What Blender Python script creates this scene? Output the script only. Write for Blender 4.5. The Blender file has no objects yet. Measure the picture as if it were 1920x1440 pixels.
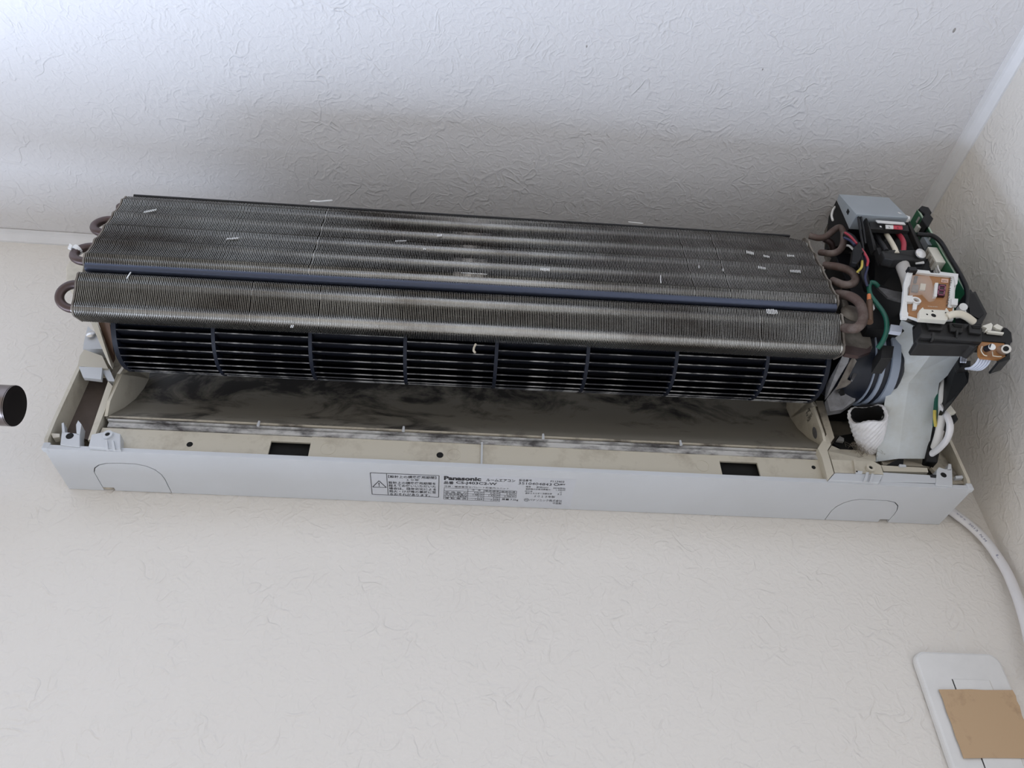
import bpy, bmesh, math, random
from mathutils import Vector, Matrix
random.seed(7)
PI = math.pi
SC = bpy.context.scene
COL = SC.collection

# ------------------------------------------------------------------ camera
cam_d = bpy.data.cameras.new('camera')
cam_d.sensor_fit = 'HORIZONTAL'; cam_d.sensor_width = 36.0
cam_d.lens = 36.0 * 1437.397 / 1920.0
cam_d.clip_start = 0.01; cam_d.clip_end = 60
cam = bpy.data.objects.new('camera', cam_d); COL.objects.link(cam)
RIGHT = (0.99691306, -0.07835721, 0.00494868)
DOWN = (0.05526234, 0.65551896, -0.75315401)
FWD = (0.05577109, 0.75110255, 0.65782562)
cam.matrix_world = Matrix(((RIGHT[0], -DOWN[0], -FWD[0], 0.0),
                           (RIGHT[1], -DOWN[1], -FWD[1], -0.6),
                           (RIGHT[2], -DOWN[2], -FWD[2], 1.69),
                           (0, 0, 0, 1)))
SC.camera = cam

# ------------------------------------------------------------------ light
world = bpy.data.worlds.new('world'); SC.world = world
world.use_nodes = True
bg = world.node_tree.nodes['Background']
bg.inputs['Color'].default_value = (1.0, 0.94, 0.865, 1)
bg.inputs['Strength'].default_value = 0.72

def area(name, loc, target, sx, sy, power, color):
    d = bpy.data.lights.new(name, 'AREA'); d.shape = 'RECTANGLE'
    d.size = sx; d.size_y = sy; d.energy = power; d.color = color
    o = bpy.data.objects.new(name, d); COL.objects.link(o)
    o.location = loc
    o.rotation_euler = (Vector(target) - Vector(loc)).to_track_quat('-Z', 'Y').to_euler()
    return o
# sky light through the tall window in the same wall, left of and below the unit (under the curtain rod)
area('window_daylight', (-1.25, -0.03, 1.05), (-1.25, -1.0, 1.05), 1.4, 1.75, 118, (0.64, 0.765, 1.0))

SC.view_settings.view_transform = 'Standard'
SC.view_settings.look = 'None'
SC.view_settings.exposure = 0.0
SC.view_settings.gamma = 1.0
SC.view_settings.use_curve_mapping = False

# ------------------------------------------------------------------ materials
def nodes_of(name):
    m = bpy.data.materials.new(name); m.use_nodes = True
    nt = m.node_tree
    return m, nt, nt.nodes['Principled BSDF']

def mat(name, col, rough=0.5, metal=0.0, dirt=None, amount=0.5, scale=20.0, thresh=0.5, soft=0.12,
        bump=0.0, bscale=200.0, stretch=(1, 1, 1), spec=0.5, trans=0.0, alpha=1.0):
    m, nt, b = nodes_of(name)
    N, L = nt.nodes, nt.links
    b.inputs['Roughness'].default_value = rough
    b.inputs['Metallic'].default_value = metal
    b.inputs['Specular IOR Level'].default_value = spec
    if trans: b.inputs['Transmission Weight'].default_value = trans
    if alpha < 1: b.inputs['Alpha'].default_value = alpha
    tc = N.new('ShaderNodeTexCoord'); mp = N.new('ShaderNodeMapping')
    mp.inputs['Scale'].default_value = stretch
    L.new(tc.outputs['Object'], mp.inputs['Vector'])
    n = N.new('ShaderNodeTexNoise'); n.inputs['Scale'].default_value = scale
    n.inputs['Detail'].default_value = 6; n.inputs['Roughness'].default_value = 0.65
    L.new(mp.outputs['Vector'], n.inputs['Vector'])
    r = N.new('ShaderNodeValToRGB')
    r.color_ramp.elements[0].position = max(0.0, thresh - soft); r.color_ramp.elements[0].color = (0, 0, 0, 1)
    r.color_ramp.elements[1].position = min(1.0, thresh + soft); r.color_ramp.elements[1].color = (1, 1, 1, 1)
    L.new(n.outputs['Fac'], r.inputs['Fac'])
    mul = N.new('ShaderNodeMath'); mul.operation = 'MULTIPLY'; mul.inputs[1].default_value = amount
    L.new(r.outputs['Color'], mul.inputs[0])
    mx = N.new('ShaderNodeMix'); mx.data_type = 'RGBA'
    mx.inputs['A'].default_value = (*col, 1)
    d = dirt if dirt else tuple(c * 0.86 for c in col)
    mx.inputs['B'].default_value = (*d, 1)
    L.new(mul.outputs[0], mx.inputs['Factor'])
    L.new(mx.outputs['Result'], b.inputs['Base Color'])
    if bump:
        n2 = N.new('ShaderNodeTexNoise'); n2.inputs['Scale'].default_value = bscale
        n2.inputs['Detail'].default_value = 4
        L.new(tc.outputs['Object'], n2.inputs['Vector'])
        bp = N.new('ShaderNodeBump'); bp.inputs['Strength'].default_value = bump
        bp.inputs['Distance'].default_value = 0.001
        L.new(n2.outputs['Fac'], bp.inputs['Height']); L.new(bp.outputs['Normal'], b.inputs['Normal'])
    return m

def wallpaper(name, col):
    m, nt, b = nodes_of(name); N, L = nt.nodes, nt.links
    b.inputs['Roughness'].default_value = 0.72
    b.inputs['Specular IOR Level'].default_value = 0.35
    tc = N.new('ShaderNodeTexCoord')
    warp = N.new('ShaderNodeTexNoise'); warp.inputs['Scale'].default_value = 24; warp.inputs['Detail'].default_value = 3
    L.new(tc.outputs['Object'], warp.inputs['Vector'])
    def ridge(scale, lo, hi, det, dist):
        n = N.new('ShaderNodeTexNoise'); n.inputs['Scale'].default_value = scale
        n.inputs['Detail'].default_value = det; n.inputs['Distortion'].default_value = dist
        L.new(tc.outputs['Object'], n.inputs['Vector'])
        s = N.new('ShaderNodeMath'); s.operation = 'SUBTRACT'; s.inputs[1].default_value = 0.5
        L.new(n.outputs['Fac'], s.inputs[0])
        a = N.new('ShaderNodeMath'); a.operation = 'ABSOLUTE'; L.new(s.outputs[0], a.inputs[0])
        r = N.new('ShaderNodeMapRange'); r.interpolation_type = 'SMOOTHSTEP'
        r.inputs['From Min'].default_value = lo; r.inputs['From Max'].default_value = hi
        r.inputs['To Min'].default_value = 1.0; r.inputs['To Max'].default_value = 0.0
        L.new(a.outputs[0], r.inputs['Value'])
        return r
    r1 = ridge(44, 0.0, 0.075, 1.0, 1.0)
    r2 = ridge(100, 0.0, 0.12, 1.5, 0.5)
    msk = N.new('ShaderNodeMapRange'); msk.inputs['From Min'].default_value = 0.40; msk.inputs['From Max'].default_value = 0.72
    L.new(warp.outputs['Fac'], msk.inputs['Value'])
    m1 = N.new('ShaderNodeMath'); m1.operation = 'MULTIPLY'
    L.new(r1.outputs['Result'], m1.inputs[0]); L.new(msk.outputs['Result'], m1.inputs[1])
    m2 = N.new('ShaderNodeMath'); m2.operation = 'MULTIPLY'; m2.inputs[1].default_value = 0.35
    L.new(r2.outputs['Result'], m2.inputs[0])
    fine = N.new('ShaderNodeTexNoise'); fine.inputs['Scale'].default_value = 420; fine.inputs['Detail'].default_value = 3
    L.new(tc.outputs['Object'], fine.inputs['Vector'])
    f1 = N.new('ShaderNodeMath'); f1.operation = 'MULTIPLY'; f1.inputs[1].default_value = 0.5
    L.new(fine.outputs['Fac'], f1.inputs[0])
    ad = N.new('ShaderNodeMath'); L.new(m1.outputs[0], ad.inputs[0]); L.new(m2.outputs[0], ad.inputs[1])
    ad2 = N.new('ShaderNodeMath'); L.new(ad.outputs[0], ad2.inputs[0]); L.new(f1.outputs[0], ad2.inputs[1])
    bp = N.new('ShaderNodeBump'); bp.inputs['Strength'].default_value = 0.7; bp.inputs['Distance'].default_value = 0.0009
    L.new(ad2.outputs[0], bp.inputs['Height']); L.new(bp.outputs['Normal'], b.inputs['Normal'])
    big = N.new('ShaderNodeTexNoise'); big.inputs['Scale'].default_value = 3.0
    L.new(tc.outputs['Object'], big.inputs['Vector'])
    mx = N.new('ShaderNodeMix'); mx.data_type = 'RGBA'
    mx.inputs['A'].default_value = (*col, 1); mx.inputs['B'].default_value = (col[0] * .96, col[1] * .955, col[2] * .945, 1)
    L.new(big.outputs['Fac'], mx.inputs['Factor']); L.new(mx.outputs['Result'], b.inputs['Base Color'])
    return m

M = {}
M['wall'] = wallpaper('cream_wallpaper', (0.80, 0.765, 0.715))
M['ceiling'] = wallpaper('ceiling_paper', (0.745, 0.735, 0.74))
M['floor'] = mat('oak_floor', (0.46, 0.42, 0.37), 0.45, dirt=(0.38, 0.34, 0.29), scale=6, stretch=(1, 8, 1))
M['trim'] = mat('white_trim', (0.80, 0.80, 0.81), 0.4)
M['panel'] = mat('white_plastic', (0.62, 0.64, 0.665), 0.42, dirt=(0.57, 0.585, 0.60), amount=0.5, scale=9, bump=0.06, bscale=900)
M['beige'] = mat('beige_plastic', (0.60, 0.555, 0.455), 0.45, dirt=(0.34, 0.29, 0.22), amount=0.7, scale=28, thresh=0.63, soft=0.1)
M['beige_dirty'] = mat('beige_plastic_dirty', (0.50, 0.45, 0.36), 0.55, dirt=(0.10, 0.085, 0.07), amount=0.9, scale=34, thresh=0.57, soft=0.09)
M['gasket'] = mat('mouldy_gasket', (0.56, 0.55, 0.53), 0.7, dirt=(0.045, 0.04, 0.04), amount=0.95, scale=75, thresh=0.53, soft=0.11, stretch=(0.45, 1, 1))
M['fin'] = mat('dusty_shaded_fin_face', (0.15, 0.145, 0.13), 0.55, 0.5, dirt=(0.04, 0.03, 0.022), amount=0.9, scale=11, thresh=0.54, soft=0.14, stretch=(0.5, 1, 1))  # dust, plus the shade between the fins painted into the colour
M['fin_edge'] = mat('lit_aluminium_fin_edge', (0.66, 0.65, 0.61), 0.30, 0.8, dirt=(0.11, 0.08, 0.06), amount=0.9, scale=11, thresh=0.55, soft=0.14, stretch=(0.5, 1, 1))  # same metal as the fin sides, lightened as if catching the light
M['bent_fin'] = mat('bright_bent_fin', (0.82, 0.82, 0.80), 0.4, 0.4)
M['pocket'] = mat('brown_pocket_shade', (0.13, 0.10, 0.085), 0.8, dirt=(0.06, 0.048, 0.04), scale=25)  # brown, darkened to stand for the shaded hollow
M['collar'] = mat('fin_collar', (0.72, 0.72, 0.69), 0.35, 0.7, dirt=(0.16, 0.12, 0.09), amount=0.85, scale=10, thresh=0.62, soft=0.12)
M['tube_blue'] = mat('sky_tinted_tube', (0.075, 0.088, 0.13), 0.36, 0.6)  # blue sky reflection painted into the base colour
M['copper'] = mat('oxidised_copper', (0.10, 0.066, 0.062), 0.4, 0.6, dirt=(0.055, 0.045, 0.043), scale=60)
M['copper_dusty'] = mat('dusty_copper', (0.10, 0.064, 0.052), 0.6, 0.25, dirt=(0.19, 0.155, 0.135), amount=0.8, scale=70, thresh=0.55)
M['copper_bright'] = mat('bright_copper', (0.15, 0.085, 0.055), 0.5, 0.4, dirt=(0.12, 0.08, 0.055), scale=80)
M['solder'] = mat('solder', (0.68, 0.67, 0.64), 0.3, 0.85)
M['fan'] = mat('fan_black', (0.0045, 0.005, 0.008), 0.5, spec=0.2)
M['fan_edge'] = mat('dusty_blade_edge', (0.03, 0.03, 0.034), 0.6, dirt=(0.42, 0.41, 0.39), amount=0.95, scale=85, thresh=0.555, soft=0.10, stretch=(0.6, 1, 1))
M['fan_ring'] = mat('fan_ring_blue_black', (0.009, 0.012, 0.022), 0.45, spec=0.3)
M['black'] = mat('black_plastic', (0.006, 0.006, 0.007), 0.45, spec=0.3)
M['black_soft'] = mat('dark_plastic', (0.017, 0.017, 0.018), 0.5, dirt=(0.032, 0.031, 0.029), scale=60, spec=0.35)
M['hole'] = mat('dark_opening', (0.006, 0.006, 0.006), 0.9)
M['cover'] = mat('milky_plastic', (0.62, 0.66, 0.67), 0.38, dirt=(0.45, 0.44, 0.38), amount=0.6, scale=18, thresh=0.6, soft=0.12)
M['grey_box'] = mat('grey_steel', (0.40, 0.44, 0.47), 0.38, 0.35)
M['steel'] = mat('galvanised_steel', (0.27, 0.27, 0.28), 0.42, 0.5, dirt=(0.10, 0.095, 0.09), amount=0.7, scale=45)
M['dusty_plate'] = mat('dusty_plate', (0.26, 0.235, 0.20), 0.75, 0.1, dirt=(0.10, 0.08, 0.065), amount=0.85, scale=45)
M['pcb_green'] = mat('green_board', (0.025, 0.15, 0.065), 0.35, dirt=(0.015, 0.09, 0.045), scale=120)
M['pcb_edge'] = mat('board_edge', (0.40, 0.52, 0.40), 0.5)
M['pcb_brown'] = mat('brown_board', (0.40, 0.185, 0.065), 0.38, dirt=(0.31, 0.14, 0.05), scale=90)
M['cream'] = mat('cream_plastic', (0.78, 0.755, 0.66), 0.4)
M['white'] = mat('white_abs', (0.80, 0.80, 0.78), 0.4)
M['blue'] = mat('blue_varistor', (0.01, 0.07, 0.22), 0.3)
M['red_tile'] = mat('red_tile', (0.60, 0.07, 0.10), 0.45)
M['red_wire'] = mat('red_wire', (0.42, 0.04, 0.065), 0.4)
M['navy_wire'] = mat('navy_wire', (0.02, 0.025, 0.07), 0.4)
M['black_wire'] = mat('black_wire', (0.009, 0.009, 0.010), 0.4, spec=0.35)
M['white_wire'] = mat('white_wire', (0.78, 0.76, 0.72), 0.4)
M['blue_white_wire'] = mat('pale_wire', (0.66, 0.70, 0.80), 0.35)
M['cream_wire'] = mat('cream_wire', (0.74, 0.68, 0.55), 0.45)
M['yellow_wire'] = mat('yellow_wire', (0.62, 0.50, 0.10), 0.4)
M['green_wire'] = mat('green_wire', (0.012, 0.11, 0.075), 0.32)
M['grey_cable'] = mat('grey_cable', (0.46, 0.44, 0.41), 0.55, dirt=(0.36, 0.33, 0.30), scale=30)
M['white_cable'] = mat('white_cable', (0.80, 0.79, 0.80), 0.4)
M['motor_blue'] = mat('motor_resin', (0.008, 0.011, 0.02), 0.4)
M['motor_white'] = mat('motor_band', (0.33, 0.38, 0.46), 0.4)
M['cloth'] = mat('woven_glass_cloth', (0.82, 0.81, 0.82), 0.85, dirt=(0.60, 0.57, 0.52), amount=0.7, scale=30, thresh=0.6)
M['dust'] = mat('dust_fluff', (0.26, 0.225, 0.185), 1.0)
M['rod'] = mat('dark_bronze_rod', (0.20, 0.17, 0.16), 0.3, 0.85)
M['rod_cap'] = mat('matt_black_cap', (0.010, 0.008, 0.008), 0.7, spec=0.15)
M['tape'] = mat('kraft_tape', (0.52, 0.36, 0.215), 0.6, dirt=(0.40, 0.27, 0.16), amount=0.8, scale=55, thresh=0.66, soft=0.07)
M['outlet'] = mat('outlet_plastic', (0.77, 0.765, 0.75), 0.35)
M['ink'] = mat('black_ink', (0.02, 0.02, 0.025), 0.6)
M['ink_blue'] = mat('blue_ink', (0.22, 0.23, 0.34), 0.6)
M['display'] = mat('led_display', (0.035, 0.005, 0.012), 0.2)
M['segment'] = mat('led_segment', (0.33, 0.10, 0.17), 0.35)
M['clear'] = mat('clear_resin', (0.80, 0.76, 0.72), 0.08, alpha=0.16)
M['orange'] = mat('orange_cap', (0.80, 0.25, 0.09), 0.5)
M['screw'] = mat('screw_steel', (0.72, 0.71, 0.69), 0.3, 0.85)
M['insect'] = mat('dry_husk', (0.50, 0.44, 0.34), 0.7)
M['stain'] = mat('grey_spot', (0.33, 0.31, 0.29), 0.8)
M['label'] = mat('label_film', (0.62, 0.64, 0.68), 0.4)
M['pink_sticker'] = mat('pink_sticker', (0.72, 0.46, 0.36), 0.5)

def scroll_mat():
    m, nt, b = nodes_of('grimy_scroll_plastic'); N, L = nt.nodes, nt.links
    b.inputs['Roughness'].default_value = 0.5
    tc = N.new('ShaderNodeTexCoord'); sp = N.new('ShaderNodeSeparateXYZ'); L.new(tc.outputs['Object'], sp.inputs[0])
    mp = N.new('ShaderNodeMapping'); mp.inputs['Scale'].default_value = (0.6, 1, 1); L.new(tc.outputs['Object'], mp.inputs['Vector'])
    n = N.new('ShaderNodeTexNoise'); n.inputs['Scale'].default_value = 26; n.inputs['Detail'].default_value = 9
    n.inputs['Roughness'].default_value = 0.68; n.inputs['Distortion'].default_value = 0.7
    L.new(mp.outputs['Vector'], n.inputs['Vector'])
    big = N.new('ShaderNodeTexNoise'); big.inputs['Scale'].default_value = 7; L.new(mp.outputs['Vector'], big.inputs['Vector'])
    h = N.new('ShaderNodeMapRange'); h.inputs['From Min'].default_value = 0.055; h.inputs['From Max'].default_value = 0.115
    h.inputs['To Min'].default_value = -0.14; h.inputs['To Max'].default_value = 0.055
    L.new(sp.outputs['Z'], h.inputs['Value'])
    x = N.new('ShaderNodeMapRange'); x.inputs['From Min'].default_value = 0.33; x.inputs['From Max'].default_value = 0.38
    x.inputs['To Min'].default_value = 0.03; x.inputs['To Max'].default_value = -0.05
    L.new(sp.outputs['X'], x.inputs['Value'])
    def add(a, c):
        q = N.new('ShaderNodeMath'); L.new(a, q.inputs[0]); L.new(c, q.inputs[1]); return q.outputs[0]
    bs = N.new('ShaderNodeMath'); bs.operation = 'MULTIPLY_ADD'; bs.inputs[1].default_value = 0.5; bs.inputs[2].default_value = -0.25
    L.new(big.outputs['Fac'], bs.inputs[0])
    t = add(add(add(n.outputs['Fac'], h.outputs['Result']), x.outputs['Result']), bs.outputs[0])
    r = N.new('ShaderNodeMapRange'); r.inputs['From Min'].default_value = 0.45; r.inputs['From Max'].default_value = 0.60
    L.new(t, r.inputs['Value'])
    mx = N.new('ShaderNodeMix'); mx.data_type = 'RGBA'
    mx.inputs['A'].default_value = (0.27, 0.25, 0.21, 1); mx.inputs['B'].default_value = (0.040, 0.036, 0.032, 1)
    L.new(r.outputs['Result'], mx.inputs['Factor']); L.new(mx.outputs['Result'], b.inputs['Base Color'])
    return m
M['scroll'] = scroll_mat()

# ------------------------------------------------------------------ mesh helpers
def V(p): return Vector(p)
def spline(pts, k=6):
    pts = [V(p) for p in pts]
    if len(pts) < 3: return pts
    out = []
    for i in range(len(pts) - 1):
        p0 = pts[i - 1] if i else pts[0] * 2 - pts[1]
        p1, p2 = pts[i], pts[i + 1]
        p3 = pts[i + 2] if i + 2 < len(pts) else p2 * 2 - p1
        for j in range(k):
            t = j / k
            out.append(0.5 * ((2 * p1) + (p2 - p0) * t + (2 * p0 - 5 * p1 + 4 * p2 - p3) * t * t + (3 * p1 - p0 - 3 * p2 + p3) * t ** 3))
    out.append(pts[-1]); return out

class MB:
    def __init__(s): s.v, s.f = [], []
    def add(s, vs, fs):
        b = len(s.v); s.v += [tuple(p) for p in vs]; s.f += [tuple(b + i for i in f) for f in fs]; return s
    def box(s, x0, x1, y0, y1, z0, z1):
        return s.prism([(x0, y0, z0), (x1, y0, z0), (x1, y1, z0), (x0, y1, z0)], (0, 0, z1 - z0))
    def prism(s, poly, off):
        n = len(poly); o = V(off); a = [V(p) for p in poly]
        return s.add(a + [p + o for p in a],
                     [tuple(range(n - 1, -1, -1)), tuple(range(n, 2 * n))] + [(i, (i + 1) % n, n + (i + 1) % n, n + i) for i in range(n)])
    def prof(s, prof, u0, u1):                      # (y, w) outline swept along the width
        return s.prism([(u0, y, w) for y, w in prof], (u1 - u0, 0, 0))
    def obox(s, c, ax, ay, az):                     # box from centre and three half axes
        c, ax, ay, az = V(c), V(ax), V(ay), V(az)
        return s.prism([c - ax - ay - az, c + ax - ay - az, c + ax + ay - az, c - ax + ay - az], az * 2)
    def cyl(s, p0, p1, r0, r1=None, n=20, cap=True):
        p0, p1 = V(p0), V(p1); r1 = r0 if r1 is None else r1
        d = (p1 - p0).normalized(); a = d.orthogonal().normalized(); b = d.cross(a)
        vs = []
        for p, r in ((p0, r0), (p1, r1)):
            vs += [p + (a * math.cos(2 * PI * i / n) + b * math.sin(2 * PI * i / n)) * r for i in range(n)]
        fs = [(i, (i + 1) % n, n + (i + 1) % n, n + i) for i in range(n)]
        if cap: fs += [tuple(range(n - 1, -1, -1)), tuple(range(n, 2 * n))]
        return s.add(vs, fs)
    def lathe(s, origin, axis, prof, n=24, closed=False):   # prof: (distance along axis, radius)
        o, d = V(origin), V(axis).normalized(); a = d.orthogonal().normalized(); b = d.cross(a)
        vs, fs = [], []
        for t, r in prof:
            vs += [o + d * t + (a * math.cos(2 * PI * i / n) + b * math.sin(2 * PI * i / n)) * r for i in range(n)]
        m = len(prof)
        for k in range(m if closed else m - 1):
            for i in range(n):
                fs.append((k * n + i, k * n + (i + 1) % n, ((k + 1) % m) * n + (i + 1) % n, ((k + 1) % m) * n + i))
        return s.add(vs, fs)
    def tube(s, pts, r, n=8, k=6, flat=None, up=None):      # swept tube; flat = (a, b) half sizes of an oval
        path = spline(pts, k); m = len(path); vs, fs = [], []
        a = None
        for i, p in enumerate(path):
            d = (path[min(i + 1, m - 1)] - path[max(i - 1, 0)]).normalized()
            if up is not None: a = d.cross(V(up)).normalized()
            elif a is None: a = d.orthogonal().normalized()
            else: a = (a - d * a.dot(d)).normalized()
            b = d.cross(a)
            ra, rb = flat if flat else (r, r)
            vs += [p + a * math.cos(2 * PI * q / n) * ra + b * math.sin(2 * PI * q / n) * rb for q in range(n)]
        for i in range(m - 1):
            for q in range(n): fs.append((i * n + q, i * n + (q + 1) % n, (i + 1) * n + (q + 1) % n, (i + 1) * n + q))
        fs += [tuple(range(n - 1, -1, -1)), tuple(range((m - 1) * n, m * n))]
        return s.add(vs, fs)
    def sphere(s, c, rx, ry, rz, n=12, m=8):
        c = V(c); vs, fs = [], []
        for j in range(m + 1):
            t = PI * j / m
            for i in range(n):
                vs.append(c + V((rx * math.sin(t) * math.cos(2 * PI * i / n), ry * math.sin(t) * math.sin(2 * PI * i / n), rz * math.cos(t))))
        for j in range(m):
            for i in range(n): fs.append((j * n + i, j * n + (i + 1) % n, (j + 1) * n + (i + 1) % n, (j + 1) * n + i))
        return s.add(vs, fs)
    def mesh(s, name, m, smooth=False, bevel=0):
        me = bpy.data.meshes.new(name); me.from_pydata(s.v, [], s.f); me.update()
        bm = bmesh.new(); bm.from_mesh(me)
        bmesh.ops.recalc_face_normals(bm, faces=bm.faces)
        bm.to_mesh(me); bm.free()
        me.materials.append(M[m])
        if smooth:
            me.shade_smooth(); me.set_sharp_from_angle(angle=math.radians(38))
        return me
    def build(s, name, m, parent=None, smooth=False, bevel=0, kind=None, label=None):
        o = bpy.data.objects.new(name, s.mesh(name, m, smooth)); COL.objects.link(o)
        if parent: o.parent = parent
        if bevel:
            md = o.modifiers.new('bevel', 'BEVEL'); md.width = bevel; md.segments = 2; md.limit_method = 'ANGLE'; md.angle_limit = math.radians(40)
        if kind: o['kind'] = kind
        if label: o['label'] = label
        return o

def tag(o, label, cat, group=None):
    o['label'] = label; o['category'] = cat
    if group: o['group'] = group
    return o
def struct(o): o['kind'] = 'structure'; return o
def plate(name, pts, off, m, parent, bevel=0, label=None):
    return MB().prism(pts, off).build(name, m, parent, bevel=bevel, label=label)

def text_mesh(mb, txt, left, right, upv, h, offs=0.0, bold=0.0):
    """flat lettering from the left to the right baseline point, glyph height h along upv"""
    left, right, upv = V(left), V(right), V(upv).normalized()
    cu = bpy.data.curves.new('txt', 'FONT'); cu.body = txt; cu.size = 1.0; cu.offset = bold; cu.resolution_u = 2
    ob = bpy.data.objects.new('txt', cu); COL.objects.link(ob)
    dg = bpy.context.evaluated_depsgraph_get()
    me = ob.evaluated_get(dg).to_mesh()
    vs = [v.co.copy() for v in me.vertices]; fs = [tuple(p.vertices) for p in me.polygons]
    ob.to_mesh_clear(); bpy.data.objects.remove(ob); bpy.data.curves.remove(cu)
    if not vs: return
    x0 = min(v.x for v in vs); x1 = max(v.x for v in vs)
    y0 = min(v.y for v in vs); y1 = max(v.y for v in vs)
    d = right - left; nrm = d.cross(upv).normalized()
    out = [left + d * ((v.x - x0) / (x1 - x0)) + upv * ((v.y - y0) / (y1 - y0) * h) + nrm * offs for v in vs]
    mb.add(out, fs)

# ------------------------------------------------------------------ the room
XR, ZC = 0.4986, 2.4
struct(MB().box(-2.4, XR + 0.1, 0.0, 0.1, -0.1, ZC + 0.1).build('wall_back', 'wall'))
struct(MB().box(XR, XR + 0.1, -3.4, 0.0, -0.1, ZC + 0.1).build('wall_right', 'wall'))
struct(MB().box(-2.4, XR, -3.4, 0.0, ZC, ZC + 0.1).build('ceiling', 'ceiling'))
struct(MB().box(-2.4, XR, -3.4, 0.0, -0.1, 0.0).build('floor', 'floor'))
def trim_prof(h, d):                 # small cove seen as two narrow steps
    return [(0, 0), (0, -h), (d * .18, -h), (d * .62, -h * .45), (d * .70, -h * .22), (d, -h * .16), (d, 0)]
tp = trim_prof(0.0108, 0.0115)
struct(MB().prism([(-2.4, -d, ZC + z) for d, z in tp], (2.4 + XR, 0, 0)).build('trim_1', 'trim'))
struct(MB().prism([(XR - d, -3.4, ZC + z) for d, z in tp], (0, 3.4 - 0.0115, 0)).build('trim_2', 'trim'))

# window under the curtain rod, outside the picture on the left
wf = MB()
for x0, x1, z0, z1 in ((-2.0, -1.95, 0.1, 1.98), (-0.55, -0.50, 0.1, 1.98), (-2.0, -0.5, 1.93, 1.98), (-2.0, -0.5, 0.1, 0.15), (-1.27, -1.23, 0.1, 1.98)):
    wf.box(x0, x1, -0.022, 0.0, z0, z1)
win = struct(wf.build('window_1', 'trim'))
for x0, x1 in ((-1.95, -1.27), (-1.23, -0.55)):
    MB().box(x0, x1, -0.008, -0.002, 0.15, 1.93).build('pane', 'label', win)
gapm = MB().box(-2.4, XR - 0.0116, -0.0117, -0.0100, ZC - 0.0006, ZC).build('joint_gap', 'stain', bpy.data.objects['trim_1'])
for p, r in (((0.4263, -0.3158, 2.4), .0018), ((0.2632, -0.2654, 2.4), .0009), ((0.0922, -0.2738, 2.4), .0010)):
    MB().sphere(p, r * .7, r * 1.3, .0003, 10, 6).build('nail_mark', 'stain', bpy.data.objects['ceiling'], smooth=True)

# ------------------------------------------------------------------ the air conditioner
AC = bpy.data.objects.new('air_conditioner', None); COL.objects.link(AC)
AC.empty_display_size = 0.05
AC.location = (-0.346859, -0.0005, 2.063563)
AC.rotation_euler = (0, -0.01077244, 0)
tag(AC, 'stripped wall air conditioner with bare fins, black fan drum and open wiring', 'air conditioner')

# ---- chassis: bottom panel, rim, side walls, back
WID = 0.797
def pw(u, y): return -0.0036 * (u / WID)     # the panel hangs slightly lower towards the right
def sbox(mb, u0, u1, y0, y1, w0, w1):       # box that follows that slope
    return mb.prism([(u0, y0, w0 + pw(u0, 0)), (u1, y0, w0 + pw(u1, 0)), (u1, y1, w0 + pw(u1, 0)), (u0, y1, w0 + pw(u0, 0))], (0, 0, w1 - w0))
kL = [(0.0300, 0.0), (0.0302, -0.0285), (0.0325, -0.0345), (0.0375, -0.0395), (0.0450, -0.0428), (0.0564, -0.0438),
      (0.0700, -0.0436), (0.0780, -0.0410), (0.0838, -0.0360), (0.0873, -0.0290), (0.0885, -0.0220), (0.0888, 0.0)]
kR = [(0.6855, 0.0), (0.6855, -0.0155), (0.6872, -0.0235), (0.6912, -0.0300), (0.6965, -0.0345), (0.7035, -0.0370),
      (0.7300, -0.0368), (0.7380, -0.0345), (0.7435, -0.0290), (0.7460, -0.0220), (0.7466, -0.0150), (0.7466, 0.0)]
outline = [(0.0, 0.0), (0.0, -0.06)] + [(WID, -0.06), (WID, 0.0)] + kR[::-1] + kL[::-1]
chassis = MB().prism([(u, y, pw(u, y)) for u, y in outline], (0, 0, 0.0022)).build('bottom_panel', 'panel', AC)
def knock(pts, notch):
    cx = sum(p[0] for p in pts) / len(pts); ins = []
    g = 0.0007
    for u, y in pts:
        uu = u + (g if u < cx else -g); yy = y + g if y < -0.03 or (abs(y) > .02) else y
        ins.append((uu, min(yy, -0.0004)))
    n0, n1 = notch
    tail = [(n1, -0.0004), (n1, -0.0050), (n0, -0.0050), (n0, -0.0004)]
    tail = [p for p in tail if ins[0][0] + 1e-4 < p[0] < ins[-1][0] - 1e-4]
    if n0 <= ins[0][0]:                      # notch in the left corner
        ins[0] = (ins[0][0], -0.0050); tail = [(n1, -0.0004), (n1, -0.0050)]
    elif n1 >= ins[-1][0]:
        ins[-1] = (ins[-1][0], -0.0050); tail = [(n0, -0.0050), (n0, -0.0004)]
    ins = ins + tail
    MB().prism([(u, y, pw(u, y) - 0.0001) for u, y in ins], (0, 0, 0.0018)).build('knockout_panel', 'panel', chassis)
knock(kL, (0.0300, 0.0400)); knock(kR, (0.7370, 0.7470))
# raised lip along the front edge of the panel
sbox(MB(), 0.0008, WID - .0008, -0.0598, -0.0583, 0.0021, 0.0042).build('rim_lip', 'panel', chassis)

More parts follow.
